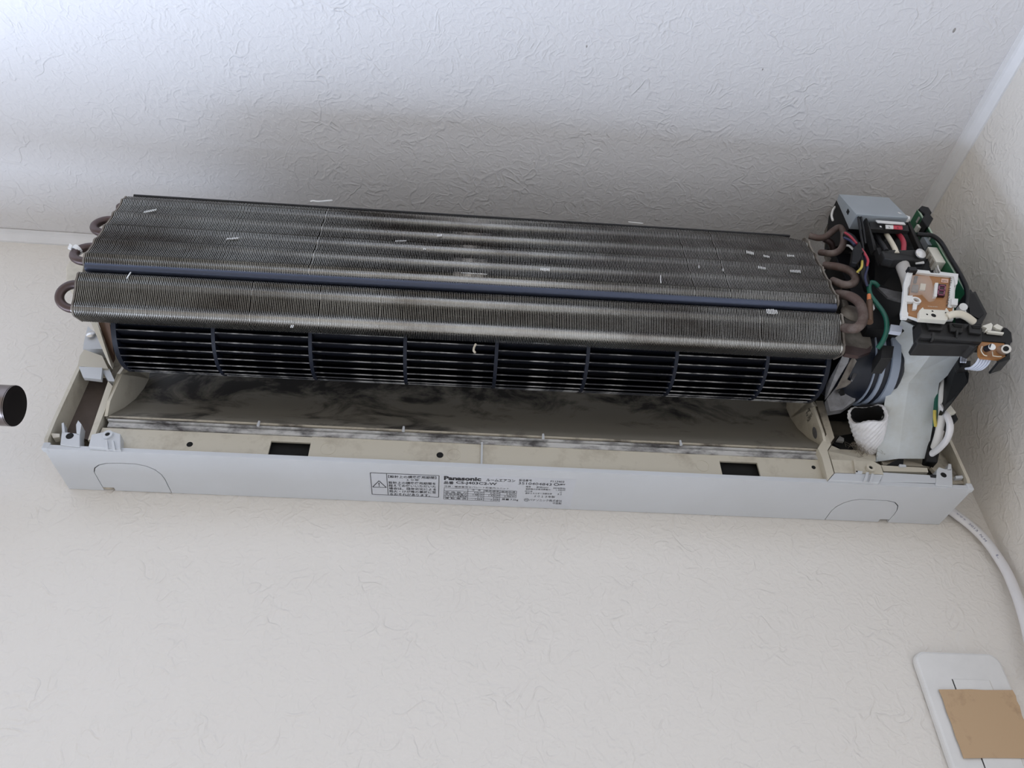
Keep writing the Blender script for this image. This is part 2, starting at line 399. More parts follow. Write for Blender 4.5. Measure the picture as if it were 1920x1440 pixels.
def side(edge, t, y0):
    n = len(edge)
    return MB().prism([(u, y0, w) for u, w in edge] + [(u + t, y0, w) for u, w in edge[::-1]], (0, -0.0005 - y0, 0))
side([(0.0002, 0.0005), (-0.0030, 0.010), (-0.0042, 0.030), (-0.0055, 0.0917)], 0.0030, -0.0597).build('side_wall', 'beige', AC)
side([(-0.0055, 0.0917), (-0.0100, 0.118), (-0.0100, 0.205)], 0.0030, -0.046).build('side_wall', 'beige', AC)
side([(0.7965, -0.0025), (0.7990, 0.008), (0.7995, 0.047), (0.8002, 0.0855)], -0.0030, -0.0597).build('side_wall', 'beige', AC)
side([(0.8002, 0.0855), (0.8002, 0.205)], -0.0030, -0.046).build('side_wall', 'beige', AC)
for u0 in (-0.0014, 0.7935):
    MB().box(u0 - .0006, u0 + .0052, -0.0604, -0.0545, -0.0004 + pw(u0, 0), 0.0066 + pw(u0, 0)).build('rim_corner', 'panel', AC, bevel=.0012)
plate('pocket_shade_plate', [(-0.0025, -0.038, 0.033), (-0.0111, -0.038, 0.0986), (0.0107, -0.038, 0.104), (0.016, -0.038, 0.0911), (0.0207, -0.038, 0.0261)], (0, .002, 0), 'pocket', AC)  # dark plate put in for the shade inside the left pocket
plate('side_ledge', [(-0.0073, -0.043, 0.0289), (-0.0121, -0.043, 0.098), (-0.0056, -0.043, 0.0958), (-0.001, -0.043, 0.0363)], (0, .003, 0), 'beige', AC)
back = [(0.0, 0.0), (0.796, 0.0), (0.796, 0.215), (0.74, 0.262), (0.05, 0.262), (-0.01, 0.215)]
MB().prism([(u, -0.0045, w) for u, w in back], (0, 0.003, 0)).build('back_plate', 'beige_dirty', AC)
# inner shelf that closes the space behind the front flange
MB().box(0.003, 0.794, -0.050, -0.004, 0.0026, 0.0046).build('floor_shelf', 'beige_dirty', AC)

# ---- front flange below the outlet, with its two rectangular openings
FY = -0.054
fl = MB()
for u0, u1, w0, w1 in ((0.036, 0.1795, 0.0045, 0.0285), (0.1795, 0.2133, 0.0225, 0.0285), (0.2133, 0.5740, 0.0045, 0.0290),
                       (0.5740, 0.6085, 0.0228, 0.0290), (0.6085, 0.674, 0.0045, 0.0290)):
    sbox(fl, u0, u1, FY, FY + 0.002, w0, w1)
flange = fl.build('front_flange', 'beige', AC)
sbox(MB(), 0.003, 0.794, FY - 0.0043, FY + 0.003, 0.0020, 0.0040).build('flange_foot', 'beige', flange)
for u0, u1 in ((0.178, 0.2145), (0.572, 0.610)):
    MB().box(u0, u1, FY + 0.006, FY + 0.007, 0.0, 0.025).build('slot_back', 'hole', flange)
for (u, y, w), r in (((0.1127, -0.054, 0.0145), .0026), ((0.3252, -0.054, 0.0141), .0030), ((0.6599, -0.054, 0.0175), .0019)):
    MB().cyl((u, y - 0.0002, w), (u, y + 0.003, w), r, n=16).build('screw_hole', 'hole', flange)
for (u, y, w), r in (((0.2288, -0.054, 0.016), .0066), ((0.3372, -0.054, 0.0153), .0060), ((0.5576, -0.054, 0.0142), .0060)):
    MB().lathe((u, y, w), (0, -1, 0), [(-.0004, r), (.00025, r), (.00025, r - .0004), (-.0004, r - .0004)], 28, True).build('ejector_mark', 'beige', flange)
sbox(MB(), 0.3606, 0.3622, FY - 0.0018, FY, 0.0060, 0.0305).build('rib', 'panel', flange)
# mouldy gasket and the thin rails above the flange
sbox(MB(), 0.040, 0.6735, FY - 0.0012, FY + 0.004, 0.0290, 0.0338).build('gasket_strip', 'gasket', flange)
sbox(MB(), 0.039, 0.6735, FY - 0.0030, FY + 0.003, 0.0345, 0.0362).build('outlet_rail', 'gasket', flange)
sbox(MB(), 0.039, 0.6735, FY - 0.0036, FY + 0.002, 0.0374, 0.0390).build('outlet_rail', 'beige_dirty', flange)
for p in [(0.1671, -0.0592, 0.0365), (0.292, -0.0592, 0.0375), (0.4153, -0.0592, 0.0359), (0.5393, -0.0592, 0.0353)]:
    MB().cyl((p[0], p[1] - .0012, p[2] - .004), (p[0], p[1] - .0012, p[2] + .001), .0013, .0010, n=10).build('peg', 'panel', flange)

# ---- scroll casing behind the fan
arc = [(-0.0575, 0.0370), (-0.0520, 0.0460), (-0.0380, 0.0640), (-0.0260, 0.0840), (-0.0190, 0.1030), (-0.0168, 0.1175),
       (-0.0185, 0.1320), (-0.0230, 0.1480), (-0.0320, 0.1680), (-0.046, 0.190)]
arcs = [tuple(p)[1:] for p in spline([(0, y, w) for y, w in arc], 4)]
scr = [(y, w) for y, w in arcs] + [(y + .0022, w - .0006) for y, w in arcs[::-1]]
scroll = MB().prof(scr, 0.037, 0.674).build('scroll_casing', 'scroll', AC, smooth=True)

# fan axis
FA = (-0.098, 0.114); FR = 0.044
def cut_arc(a0, a1, r, n=10):
    return [(FA[0] + r * math.cos(math.radians(a0 + (a1 - a0) * i / n)), FA[1] + r * math.sin(math.radians(a0 + (a1 - a0) * i / n))) for i in range(n + 1)]
# left end plate: front edge, lower corner, scroll curve, circular cut for the drum
epl = [(-0.064, 0.0935), (-0.0640, 0.0500), (-0.0585, 0.0372), (-0.0520, 0.0450), (-0.0380, 0.0640), (-0.0260, 0.0840), (-0.0190, 0.1030), (-0.0168, 0.1175), (-0.0300, 0.1300)] + cut_arc(20, -50, FR + .003)[::1]
endL = MB().prof(epl, 0.0360, 0.0385).build('end_plate', 'beige', AC)
epr = [(-0.064, 0.0900), (-0.0640, 0.0490), (-0.0600, 0.0340), (-0.0520, 0.0450), (-0.0380, 0.0640), (-0.0260, 0.0840), (-0.0190, 0.1030), (-0.0168, 0.1175), (-0.0300, 0.1300)] + cut_arc(20, -50, FR + .003)
endR = MB().prof(epr, 0.6725, 0.6750).build('end_plate', 'beige', AC)
o = MB().sphere((0.6724, -0.0530, 0.0580), 0.0004, 0.0042, 0.0062).build('grey_disc', 'steel', endR)
tm = MB()
text_mesh(tm, 'PS', (0.6722, -0.058, 0.0800), (0.6722, -0.049, 0.0800), (0, 0, 1), 0.0045)
text_mesh(tm, '>ABS<', (0.6722, -0.060, 0.0740), (0.6722, -0.047, 0.0740), (0, 0, 1), 0.0045)
tm.build('moulded_mark', 'black_soft', endR)
# stepped wall left of the left end plate
plate('inner_wall', [(0.0309, -0.058, 0.0117), (0.0257, -0.058, 0.0774), (0.0333, -0.058, 0.0697), (0.035, -0.058, 0.0136)], (0, 0.045, 0), 'beige', AC)
plate('inner_wall', [(0.0257, -0.058, 0.0774), (0.0167, -0.058, 0.0891), (0.0218, -0.058, 0.092), (0.0318, -0.058, 0.0772)], (0, 0.03, 0), 'panel', AC)
plate('inner_wall', [(0.679, -0.06, 0.0409), (0.6798, -0.06, 0.0917), (0.6873, -0.06, 0.0922), (0.6856, -0.06, 0.0479)], (0, 0.05, 0), 'beige_dirty', AC)
plate('inner_wall', [(0.6651, -0.062, 0.0333), (0.6784, -0.062, 0.0503), (0.6789, -0.062, 0.0382), (0.6735, -0.062, 0.0313), (0.6722, -0.062, 0.0063), (0.6646, -0.062, -0.0014), (0.6662, -0.062, 0.0233)], (0, 0.03, 0), 'beige', AC)

# ---- left corner: bracket post, boss and upper bracket
post = plate('corner_post', [(0.0123, -0.061, 0.004), (0.0287, -0.061, 0.0022), (0.0239, -0.061, 0.0158), (0.0087, -0.061, 0.0172)], (0, 0.012, 0), 'panel', AC, bevel=.0006)
plate('prong', [(0.0095, -0.061, 0.0161), (0.0117, -0.061, 0.0162), (0.0069, -0.061, 0.0267), (0.0054, -0.061, 0.0261)], (0, 0.008, 0), 'panel', post)
plate('prong', [(0.0216, -0.061, 0.0151), (0.0243, -0.061, 0.0147), (0.0217, -0.061, 0.0258), (0.0177, -0.061, 0.0297), (0.0176, -0.061, 0.025)], (0, 0.010, 0), 'panel', post)
c = (0.0168, -0.0612, 0.013)
MB().cyl(c, (c[0], c[1] + .002, c[2]), .0031, n=16).build('screw_hole', 'hole', post)
plate('side_tab', [(-0.0011, -0.058, 0.0173), (0.006, -0.058, 0.0171), (0.0072, -0.058, 0.0138), (0.0025, -0.058, 0.0124)], (0, 0.006, 0), 'beige', post)
boss = plate('screw_boss', [(0.0367, -0.0635, 0.0013), (0.0628, -0.0635, -0.0001), (0.0578, -0.0635, 0.0157), (0.0481, -0.0635, 0.0185), (0.0349, -0.0635, 0.0139)], (0, 0.012, 0), 'panel', AC, bevel=.0006)
c = (0.0486, -0.0637, 0.0134)
MB().lathe(c, (0, -1, 0), [(-.001, .0042), (.0018, .0040), (.0018, .0020), (-.001, .0020)], 20, True).build('screw_collar', 'panel', boss, smooth=True)
MB().cyl((c[0], c[1] - .0012, c[2]), (c[0], c[1], c[2]), .0017, n=12).build('screw_hole', 'hole', boss)
plate('boss_rib', [(0.0481, -0.0655, 0.0075), (0.0502, -0.0655, 0.0076), (0.054, -0.0655, -0.0015), (0.0519, -0.0655, -0.0016)], (0, 0.003, 0), 'panel', boss)
plate('boss_rib', [(0.0537, -0.0655, 0.0073), (0.0554, -0.0655, 0.0074), (0.0597, -0.0655, -0.0017), (0.0576, -0.0655, -0.0018)], (0, 0.003, 0), 'panel', boss)

brk = plate('wall_bracket', [(-0.0051, -0.06, 0.0917), (0.0221, -0.06, 0.0902), (0.0118, -0.06, 0.1054), (-0.0066, -0.06, 0.1122), (-0.0076, -0.06, 0.1041)], (0, 0.014, 0), 'beige', AC)
plate('bracket_face', [(-0.0027, -0.062, 0.0894), (0.0178, -0.062, 0.0894), (0.0215, -0.062, 0.0756), (0.0054, -0.062, 0.0771)], (0, 0.004, 0), 'panel', brk)
plate('bracket_step', [(-0.013, -0.052, 0.12), (0.0045, -0.052, 0.1212), (-0.0041, -0.052, 0.1367), (-0.019, -0.052, 0.15), (-0.0156, -0.052, 0.1303)], (0, 0.012, 0), 'panel', brk)
c = (-0.011, -0.054, 0.1371)
MB().lathe(c, (0, -1, 0), [(0, .0001), (0, .0042), (.0008, .0042), (.0018, .0028), (.0022, .0001)], 16).build('bracket_screw', 'screw', brk, smooth=True)
# slanted rail that carries the coil on the left
plate('coil_rail', [(0.0296, -0.125, 0.0849), (0.0344, -0.125, 0.0859), (0.0376, -0.085, 0.0786), (0.0387, -0.085, 0.0712), (0.0328, -0.085, 0.0783)], (0, 0.004, 0), 'beige', AC)
plate('brown_pad', [(0.0322, -0.12, 0.0902), (0.042, -0.12, 0.0896), (0.0399, -0.09, 0.0792), (0.0397, -0.09, 0.0742)], (0, 0.004, 0), 'copper_bright', AC)

# ---- right corner: boss, guide rail and post
bossr = plate('screw_boss', [(0.673, -0.0625, 0.0065), (0.717, -0.0625, 0.0069), (0.7105, -0.0625, -0.0024), (0.6648, -0.0625, -0.0017)], (0, 0.012, 0), 'panel', AC, bevel=.0006)
plate('boss_ledge', [(0.6744, -0.0615, 0.0217), (0.7138, -0.0615, 0.0213), (0.719, -0.0615, 0.0175), (0.7182, -0.0615, 0.0077), (0.6736, -0.0615, 0.0073)], (0, 0.010, 0), 'beige', bossr)
plate('boss_rib', [(0.6938, -0.064, 0.0209), (0.6953, -0.064, 0.021), (0.6934, -0.064, 0.0071), (0.6914, -0.064, 0.007)], (0, 0.003, 0), 'beige', bossr)
plate('boss_step', [(0.6925, -0.064, 0.0087), (0.6982, -0.064, 0.0084), (0.6968, -0.064, 0.0055), (0.6911, -0.064, 0.0058)], (0, 0.003, 0), 'panel', bossr)
c = (0.707, -0.0627, 0.0126)
MB().lathe(c, (0, -1, 0), [(-.001, .0040), (.0018, .0038), (.0018, .0018), (-.001, .0018)], 20, True).build('screw_collar', 'beige', bossr, smooth=True)
MB().cyl((c[0], c[1] - .0010, c[2]), c, .0015, n=12).build('screw_hole', 'hole', bossr)
plate('boss_rib', [(0.701, -0.0645, 0.0071), (0.7035, -0.0645, 0.0072), (0.6986, -0.0645, -0.002), (0.6956, -0.0645, -0.0022)], (0, 0.003, 0), 'panel', bossr)
plate('boss_rib', [(0.7056, -0.0645, 0.0062), (0.7074, -0.0645, 0.0057), (0.7028, -0.0645, -0.0024), (0.7008, -0.0645, -0.0025)], (0, 0.003, 0), 'panel', bossr)
rail = plate('guide_rail', [(0.7191, -0.0605, 0.0107), (0.7618, -0.0605, 0.0099), (0.7676, -0.0605, 0.0067), (0.7656, -0.0605, 0.0015), (0.7134, -0.0605, 0.0008)], (0, 0.010, 0), 'panel', AC, bevel=.0005)
plate('rail_top', [(0.7219, -0.058, 0.0201), (0.7646, -0.058, 0.0193), (0.7639, -0.058, 0.0146), (0.7218, -0.058, 0.0137)], (0, 0.010, 0), 'beige', rail)
plate('rail_hook', [(0.7389, -0.059, 0.0214), (0.7448, -0.059, 0.0211), (0.7444, -0.059, 0.0187), (0.7378, -0.059, 0.0184)], (0, 0.003, 0), 'panel', rail)
plate('rail_notch', [(0.7625, -0.0612, 0.01), (0.7684, -0.0612, 0.0097), (0.7672, -0.0612, 0.0068), (0.7619, -0.0612, 0.0071)], (0, 0.003, 0), 'black_soft', rail)
postr = plate('corner_post', [(0.7629, -0.0615, -0.0015), (0.7782, -0.0615, -0.0025), (0.7854, -0.0615, 0.0167), (0.7787, -0.0615, 0.0164), (0.7735, -0.0615, 0.0184), (0.7701, -0.0615, 0.0148)], (0, 0.012, 0), 'panel', AC, bevel=.0006)
plate('prong', [(0.7803, -0.0615, 0.0153), (0.7844, -0.0615, 0.0155), (0.7865, -0.0615, 0.022), (0.7842, -0.0615, 0.0225)], (0, 0.010, 0), 'panel', postr)
c = (0.7744, -0.0618, 0.0096)
MB().cyl(c, (c[0], c[1] + .003, c[2]), .0026, n=16).build('screw_hole', 'hole', postr)
plate('side_tab', [(0.7882, -0.058, 0.0117), (0.7951, -0.058, 0.0126), (0.7949, -0.058, 0.0097), (0.7876, -0.058, 0.0088)], (0, 0.006, 0), 'panel', postr)
# floor shelf behind the right boss
plate('chassis_deck', [(0.6775, -0.056, 0.0353), (0.6853, -0.052, 0.0447), (0.6936, -0.05, 0.0423), (0.7268, -0.05, 0.0422), (0.7196, -0.056, 0.0255), (0.6762, -0.058, 0.0231)], (0, 0.004, 0), 'beige', AC)
plate('chassis_deck', [(0.7303, -0.045, 0.046), (0.7584, -0.045, 0.0376), (0.8106, -0.04, 0.069), (0.811, -0.045, 0.0551), (0.7994, -0.055, 0.0056), (0.7765, -0.055, 0.0045), (0.7734, -0.052, 0.025), (0.7284, -0.052, 0.0252)], (0, 0.004, 0), 'beige_dirty', AC)
plate('service_hole', [(0.6904, -0.0475, 0.0508), (0.6983, -0.0475, 0.0599), (0.7169, -0.0475, 0.0647), (0.711, -0.0475, 0.0438), (0.6962, -0.0475, 0.0443)], (0, 0.004, 0), 'hole', AC)
plate('terminal_lug', [(0.6899, -0.055, 0.0488), (0.6945, -0.055, 0.0541), (0.6979, -0.055, 0.0517), (0.6968, -0.055, 0.048)], (0, 0.003, 0), 'screw', AC)

# ---- cross-flow fan
fan = MB().cyl((0.050, *FA), (0.664, *FA), 0.006, n=16).build('crossflow_fan', 'fan', AC, smooth=True)
div = [0.0500, 0.1311, 0.2115, 0.2915, 0.3697, 0.4490, 0.5270, 0.6080, 0.6630]
for k, u in enumerate(div):
    t = 0.0030 if 0 < k < len(div) - 1 else 0.0040
    MB().lathe((u - t / 2, *FA), (1, 0, 0), [(0, FR - .012), (0, FR + .0006), (t, FR + .0006), (t, FR - .012)], 48, True).build('divider_ring', 'fan_ring', fan, smooth=True)
for u, t in ((0.0505, -.002), (0.6625, .002)):
    MB().cyl((u, *FA), (u + t, *FA), FR - .011, n=40).build('end_disc', 'fan', fan)
NB = 34
def blade_prof(n=5):
    prof = []
    for i in range(n + 1):                                   # curved blade from the inner to the outer radius
        t = i / n; r = FR - .0105 + .0103 * t; a = -(0.10 * math.sin(t * PI * .5) + .14 * t * t)
        prof.append((r * math.cos(a), r * math.sin(a)))
    th = .0009
    outer = [(y + th * math.sin(.3 + .4 * i / n), w + th * math.cos(.3 + .4 * i / n)) for i, (y, w) in enumerate(prof)]
    return prof, outer
BP, BO = blade_prof()
for k in range(len(div) - 1):
    me = MB().prof(BP + BO[::-1], div[k] + .0016, div[k + 1] - .0016).mesh('blade', 'fan')
    tip = [((BP[-1][0] + BO[-1][0]) / 2 + .00055 * math.cos(a), (BP[-1][1] + BO[-1][1]) / 2 + .00055 * math.sin(a)) for a in [2 * PI * i / 6 for i in range(6)]]
    me2 = MB().prof(tip, div[k] + .0016, div[k + 1] - .0016).mesh('dusty_edge', 'fan_edge')
    bm = bmesh.new(); bm.from_mesh(me); nf = len(bm.faces); bm.from_mesh(me2); bm.to_mesh(me); bm.free()
    me.materials.append(M['fan_edge'])
    for i, p in enumerate(me.polygons): p.material_index = 1 if i >= nf else 0
    ph = random.random() * 2 * PI / NB
    for j in range(NB):
        b = bpy.data.objects.new('blade', me); COL.objects.link(b); b.parent = fan
        b.location = (0, *FA); b.rotation_euler = (2 * PI * j / NB + ph, 0, 0)
MB().tube([(0.3511, -0.15, 0.0572), (0.3499, -0.15, 0.0536), (0.3496, -0.15, 0.05), (0.3509, -0.15, 0.0477)], .0009, 6).build('dry_husk', 'insect', fan, smooth=True)

# ---- heat exchanger
CU0, CU1, PITCH, FT = 0.0275, 0.6650, 0.00142, 0.00030
def frame_of(B, T):
    B, T = Vector(B), Vector(T); d = (T - B); L = d.length; d.normalize()
    n = Vector((-d.y, d.x))                                   # (y, w): outward, towards the room
    if n.x > 0: n = -n
    return B, d, n, L
def fin_profile(L, th, tubes, bump, rb, rt, cut=1.0, N=34):
    pts = []
    Lc = L * cut
    pts = [(rb * (1 - math.cos(a)), -rb * (1 - math.sin(a))) for a in [PI / 2 * i / 6 for i in range(7)]]
    for i in range(1, N):
        s = rb + (Lc - rt - rb) * i / N
        d = sum(bump * math.exp(-((s - t) / .0030) ** 2) for t in tubes)
        pts.append((s, d))
    pts += [(Lc - rt, 0), (Lc, -rt), (Lc, -th), (0, -th)]
    return pts
def bank(name, B, T, th, tubes, bump, rb, rt, label, trim_right=False, N=34):
    B, d, n, L = frame_of(B, T)
    def pt(s, q): p = B + d * s + n * q; return (p.x, p.y)
    full = [pt(s, q) for s, q in fin_profile(L, th, tubes, bump, rb, rt, 1.0, N)]
    fins = MB(); k = 0; u = CU0 + PITCH
    rnd = random.Random(len(tubes) * 11 + int(L * 1000))
    while u < CU1 - PITCH:
        pr = full
        if trim_right and u > CU1 - .030:
            q = (u - (CU1 - .030)) / .030
            pr = [pt(s, z) for s, z in fin_profile(L, th, tubes, bump, rb, rt, 1 - .10 * q * q, N)]
        j = rnd.uniform(-.00008, .00008)
        if rnd.random() < .012: j = rnd.uniform(-.0005, .0005)      # a few bent fins
        fins.prof(pr, u + j, u + j + FT); u += PITCH; k += 1
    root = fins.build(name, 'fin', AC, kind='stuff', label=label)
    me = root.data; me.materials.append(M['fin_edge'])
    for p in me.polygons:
        if len(p.vertices) == 4: p.material_index = 1             # fin rims take the paler, lit copy of the metal
    for u0 in (CU0 - .0012, CU1 - .0002):
        MB().prof(full, u0, u0 + .0014).build('end_plate', 'dusty_plate', root)
    for t in tubes:
        c0 = pt(t, -.0056)
        MB().cyl((CU0, *c0), (CU1, *c0), .0047, n=14).build('tube', 'collar', root, smooth=True)
    return root, pt
BB, BT = (-0.1480, 0.0695), (-0.1656, 0.1020)
UB, UT = (-0.1680, 0.1130), (-0.1580, 0.2185)
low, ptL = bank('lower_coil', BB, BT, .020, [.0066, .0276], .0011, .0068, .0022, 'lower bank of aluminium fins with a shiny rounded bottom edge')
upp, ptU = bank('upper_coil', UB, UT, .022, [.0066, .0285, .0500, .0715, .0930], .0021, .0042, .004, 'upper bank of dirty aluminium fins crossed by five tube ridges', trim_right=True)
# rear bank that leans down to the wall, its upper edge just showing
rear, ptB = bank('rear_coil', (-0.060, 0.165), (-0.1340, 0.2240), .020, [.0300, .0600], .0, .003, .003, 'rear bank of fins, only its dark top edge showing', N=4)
MB().tube([(CU0 + .003, -0.1535, 0.2222), (CU1 - .012, -0.1535, 0.2215)], .0014, 8).build('top_edge_strip', 'black_soft', upp)
# smooth underside tube of the upper bank
c0 = ptU(.0010, -.0075)
MB().cyl((CU0 + .001, *c0), (CU1 - .001, *c0), .0046, n=18).build('lower_tube', 'tube_blue', upp, smooth=True)

def ubend(root, pt, s0, s1, side, reach, m='copper', r=.0036, q=-.0065):
    u = CU0 - .001 if side < 0 else CU1 + .001
    a, b = pt(s0, q), pt(s1, q); mid = ((a[0] + b[0]) / 2, (a[1] + b[1]) / 2); pts = []
    for i in range(13):
        t = PI * i / 12
        y = mid[0] + (a[0] - mid[0]) * math.cos(t); w = mid[1] + (a[1] - mid[1]) * math.cos(t)
        pts.append((u + side * (.0015 + reach * math.sin(t)), y, w))
    pts = [(u, *a)] + pts + [(u, *b)]
    o = MB().tube(pts, r, 12, 2).build('u_bend', m, root, smooth=True)
    for e in (a, b):
        MB().cyl((u + side * .0016, *e), (u - side * .0004, *e), r + .0007, n=14).build('braze_ring', 'solder', o, smooth=True)
    return o
ubend(low, ptL, .0066, .0276, -1, .0125)
ubend(upp, ptU, .0066, .0285, -1, .0125)
ubend(upp, ptU, .0500, .0715, -1, .0120)
b = ptU(.0930, -.0065)
MB().tube([(CU0, *b), (CU0 - .005, b[0] + .001, b[1] + .001), (CU0 - .006, b[0] + .012, b[1] + .004), (CU0, b[0] + .024, b[1] + .006)], .0034, 10).build('u_bend', 'copper', upp, smooth=True)
# clusters of fins that were knocked flat and shine
def bent(root, spots, ly, lw, hy, hw):
    mb = MB(); rnd = random.Random(3)
    for (u, _, w), nf, h, lean in spots:
        for k in range(nf):
            x = u + (k - nf / 2) * PITCH; t = (w - lw) / (hw - lw); y = ly + (hy - ly) * t - .0013
            hh = h * rnd.uniform(.7, 1.1); sh = lean * k
            mb.prism([(x, y, w - hh + sh), (x + .0007, y, w - hh + sh), (x + .0007 + hh * .2, y, w + hh + sh), (x + hh * .2, y, w + hh + sh)], (0, .0008, 0))
    return mb.build('bent_fins', 'bent_fin', root, kind='stuff')
bent(upp, [((0.0571, -0.162, 0.188), 7, .0016, .0007), ((0.1379, -0.166, 0.1536), 7, .0011, .0003), ((0.3152, -0.164, 0.1781), 3, .0016, .0004), ((0.3034, -0.165, 0.1554), 2, .0010, 0), ((0.2815, -0.165, 0.1653), 7, .0007, .0002),
           ((0.6019, -0.163, 0.1812), 5, .0018, -.0004), ((0.6165, -0.163, 0.1764), 4, .0013, -.0003), ((0.6405, -0.163, 0.1793), 5, .0013, 0), ((0.607, -0.165, 0.1574), 5, .0016, -.0003), ((0.6376, -0.166, 0.1544), 7, .0017, 0),
           ((0.5096, -0.167, 0.1302), 1, .0048, 0), ((0.5483, -0.166, 0.1526), 1, .0016, 0), ((0.5698, -0.166, 0.15), 1, .0016, 0), ((0.3477, -0.168, 0.123), 16, .0004, 0), ((0.4087, -0.166, 0.1348), 6, .0018, 0)],
     UB[0], UB[1], UT[0], UT[1])
bent(low, [((0.6028, -0.165, 0.0991), 7, .0030, 0), ((0.0676, -0.165, 0.1), 1, .0036, 0), ((0.2019, -0.15, 0.0684), 2, .0016, 0)], BB[0], BB[1], BT[0], BT[1])
# white tie wrapped round the middle bend
t0 = ptU(.0230, -.0065)
MB().lathe((CU0 - .0150, t0[0], t0[1] - .001), (0.55, 0, 1), [(-.002, .0046), (.002, .0046), (.002, .0038), (-.002, .0038)], 14, True).build('cable_tie', 'white', upp)
plate('tie_tail', [(0.0085, -0.165, 0.13), (0.0079, -0.165, 0.1362), (0.011, -0.165, 0.1337), (0.0114, -0.165, 0.1288)], (0, .001, 0), 'white', upp)
# casting behind the coil on the left
plate('side_casting', [(-0.0104, -0.12, 0.1367), (-0.0185, -0.12, 0.1576), (-0.0178, -0.12, 0.1673), (-0.011, -0.12, 0.1731), (-0.0032, -0.12, 0.1589), (0.0043, -0.12, 0.1171)], (0, .010, 0), 'beige', AC, bevel=.0008)

# right hand bends and dusty end plate
er = plate('coil_end_plate', [(0.7013, -0.14, 0.1902), (0.7132, -0.14, 0.1788), (0.7127, -0.14, 0.1606), (0.7027, -0.14, 0.1225), (0.7022, -0.14, 0.1054), (0.6993, -0.14, 0.0874), (0.6915, -0.14, 0.081), (0.6732, -0.14, 0.0843), (0.6865, -0.14, 0.1317), (0.6894, -0.14, 0.1499)], (0, .004, 0), 'dusty_plate', AC, bevel=.0006)
def pipe(pts, r, m='copper_dusty'): return MB().tube(pts, r, 12, 5).build('pipe_bend', m, er, smooth=True)
pipe([(0.6691, -0.16, 0.2151), (0.6759, -0.162, 0.2099), (0.6826, -0.164, 0.2105), (0.69, -0.166, 0.2168), (0.6967, -0.168, 0.2206), (0.6976, -0.17, 0.2123), (0.6905, -0.172, 0.1915), (0.6835, -0.172, 0.1799), (0.6759, -0.17, 0.177), (0.6729, -0.16, 0.1905)], .0031)
pipe([(0.6839, -0.158, 0.2141), (0.6904, -0.156, 0.2115), (0.6944, -0.15, 0.2096)], .0030, 'copper')
pipe([(0.6713, -0.16, 0.1718), (0.679, -0.166, 0.1632), (0.6872, -0.168, 0.1563), (0.6901, -0.168, 0.1478), (0.686, -0.168, 0.1395), (0.6766, -0.168, 0.1359), (0.6712, -0.162, 0.148)], .0036)
pipe([(0.6715, -0.16, 0.1323), (0.6765, -0.168, 0.1212), (0.681, -0.17, 0.1119), (0.681, -0.17, 0.0998), (0.6765, -0.17, 0.0871), (0.6698, -0.168, 0.0809), (0.6667, -0.158, 0.0908)], .0042)
MB().sphere((0.6809, -0.156, 0.1125), .0095, .004, .0095).build('pipe_stub', 'dusty_plate', er, smooth=True)
plate('stub_lip', [(0.6712, -0.1445, 0.0837), (0.6898, -0.1445, 0.0805), (0.6957, -0.1445, 0.0854), (0.6921, -0.1445, 0.0774), (0.6798, -0.1445, 0.0716), (0.6681, -0.1445, 0.0733)], (0, .004, 0), 'copper', er)
sn = MB().cyl((0.6845, -0.168, 0.0891), (0.6931, -0.168, 0.1157), .0030, .0027, n=14).build('pipe_sensor', 'copper_bright', er, smooth=True)
MB().cyl((0.6918, -0.1682, 0.1133), (0.6952, -0.1682, 0.1239), .0018, .0018, n=12).build('sensor_tip', 'orange', sn, smooth=True)
MB().cyl((0.6855, -0.164, 0.0939), (0.6916, -0.164, 0.113), .0026, n=12).build('sensor_pocket', 'copper_dusty', sn, smooth=True)
plate('sensor_clip', [(0.6965, -0.166, 0.1174), (0.6983, -0.166, 0.1168), (0.6965, -0.166, 0.1086), (0.6938, -0.166, 0.109)], (0, .002, 0), 'white', sn)

# ---- fan motor and its brackets
mo = MB().lathe((0.680, *FA), (1, 0, 0), [(0, .0001), (0, .030), (.006, .038), (.024, .043), (.052, .043), (.060, .036), (.060, .0001)], 40).build('fan_motor', 'motor_blue', AC, smooth=True)
for u, w, r in ((.0255, .0010, .0445), (.0315, .0032, .0448), (.0405, .0075, .0452)):
    MB().lathe((0.680 + u, *FA), (1, 0, 0), [(0, .040), (0, r), (w, r), (w, .040)], 40, True).build('motor_band', 'motor_white', mo, smooth=True)
mb = plate('motor_bracket', [(0.6681, -0.14, 0.075), (0.6736, -0.14, 0.0728), (0.6739, -0.136, 0.0715), (0.6708, -0.1, 0.0667), (0.6691, -0.095, 0.0658), (0.6676, -0.108, 0.0735)], (0, .004, 0), 'steel', AC)
plate('bracket_flange', [(0.6767, -0.136, 0.0742), (0.6795, -0.138, 0.077), (0.6821, -0.136, 0.0733), (0.6837, -0.112, 0.0735), (0.6897, -0.108, 0.0749), (0.6866, -0.105, 0.0735), (0.6774, -0.102, 0.0717), (0.6768, -0.112, 0.0718)], (0, .003, 0), 'dusty_plate', mb)
plate('bracket_web', [(0.6738, -0.088, 0.0706), (0.6818, -0.096, 0.0784), (0.6967, -0.096, 0.0845), (0.7025, -0.09, 0.0771), (0.7015, -0.086, 0.0714), (0.6906, -0.08, 0.0656), (0.6789, -0.078, 0.064)], (0, .006, 0), 'steel', mb)
plate('bracket_hole', [(0.6818, -0.0965, 0.0722), (0.6872, -0.0965, 0.077), (0.6883, -0.0945, 0.0711), (0.6843, -0.0945, 0.0696)], (0, .001, 0), 'hole', mb)
plate('motor_clip', [(0.692, -0.115, 0.0855), (0.6983, -0.115, 0.0853), (0.6866, -0.115, 0.0698), (0.6855, -0.115, 0.071)], (0, .002, 0), 'steel', mb)

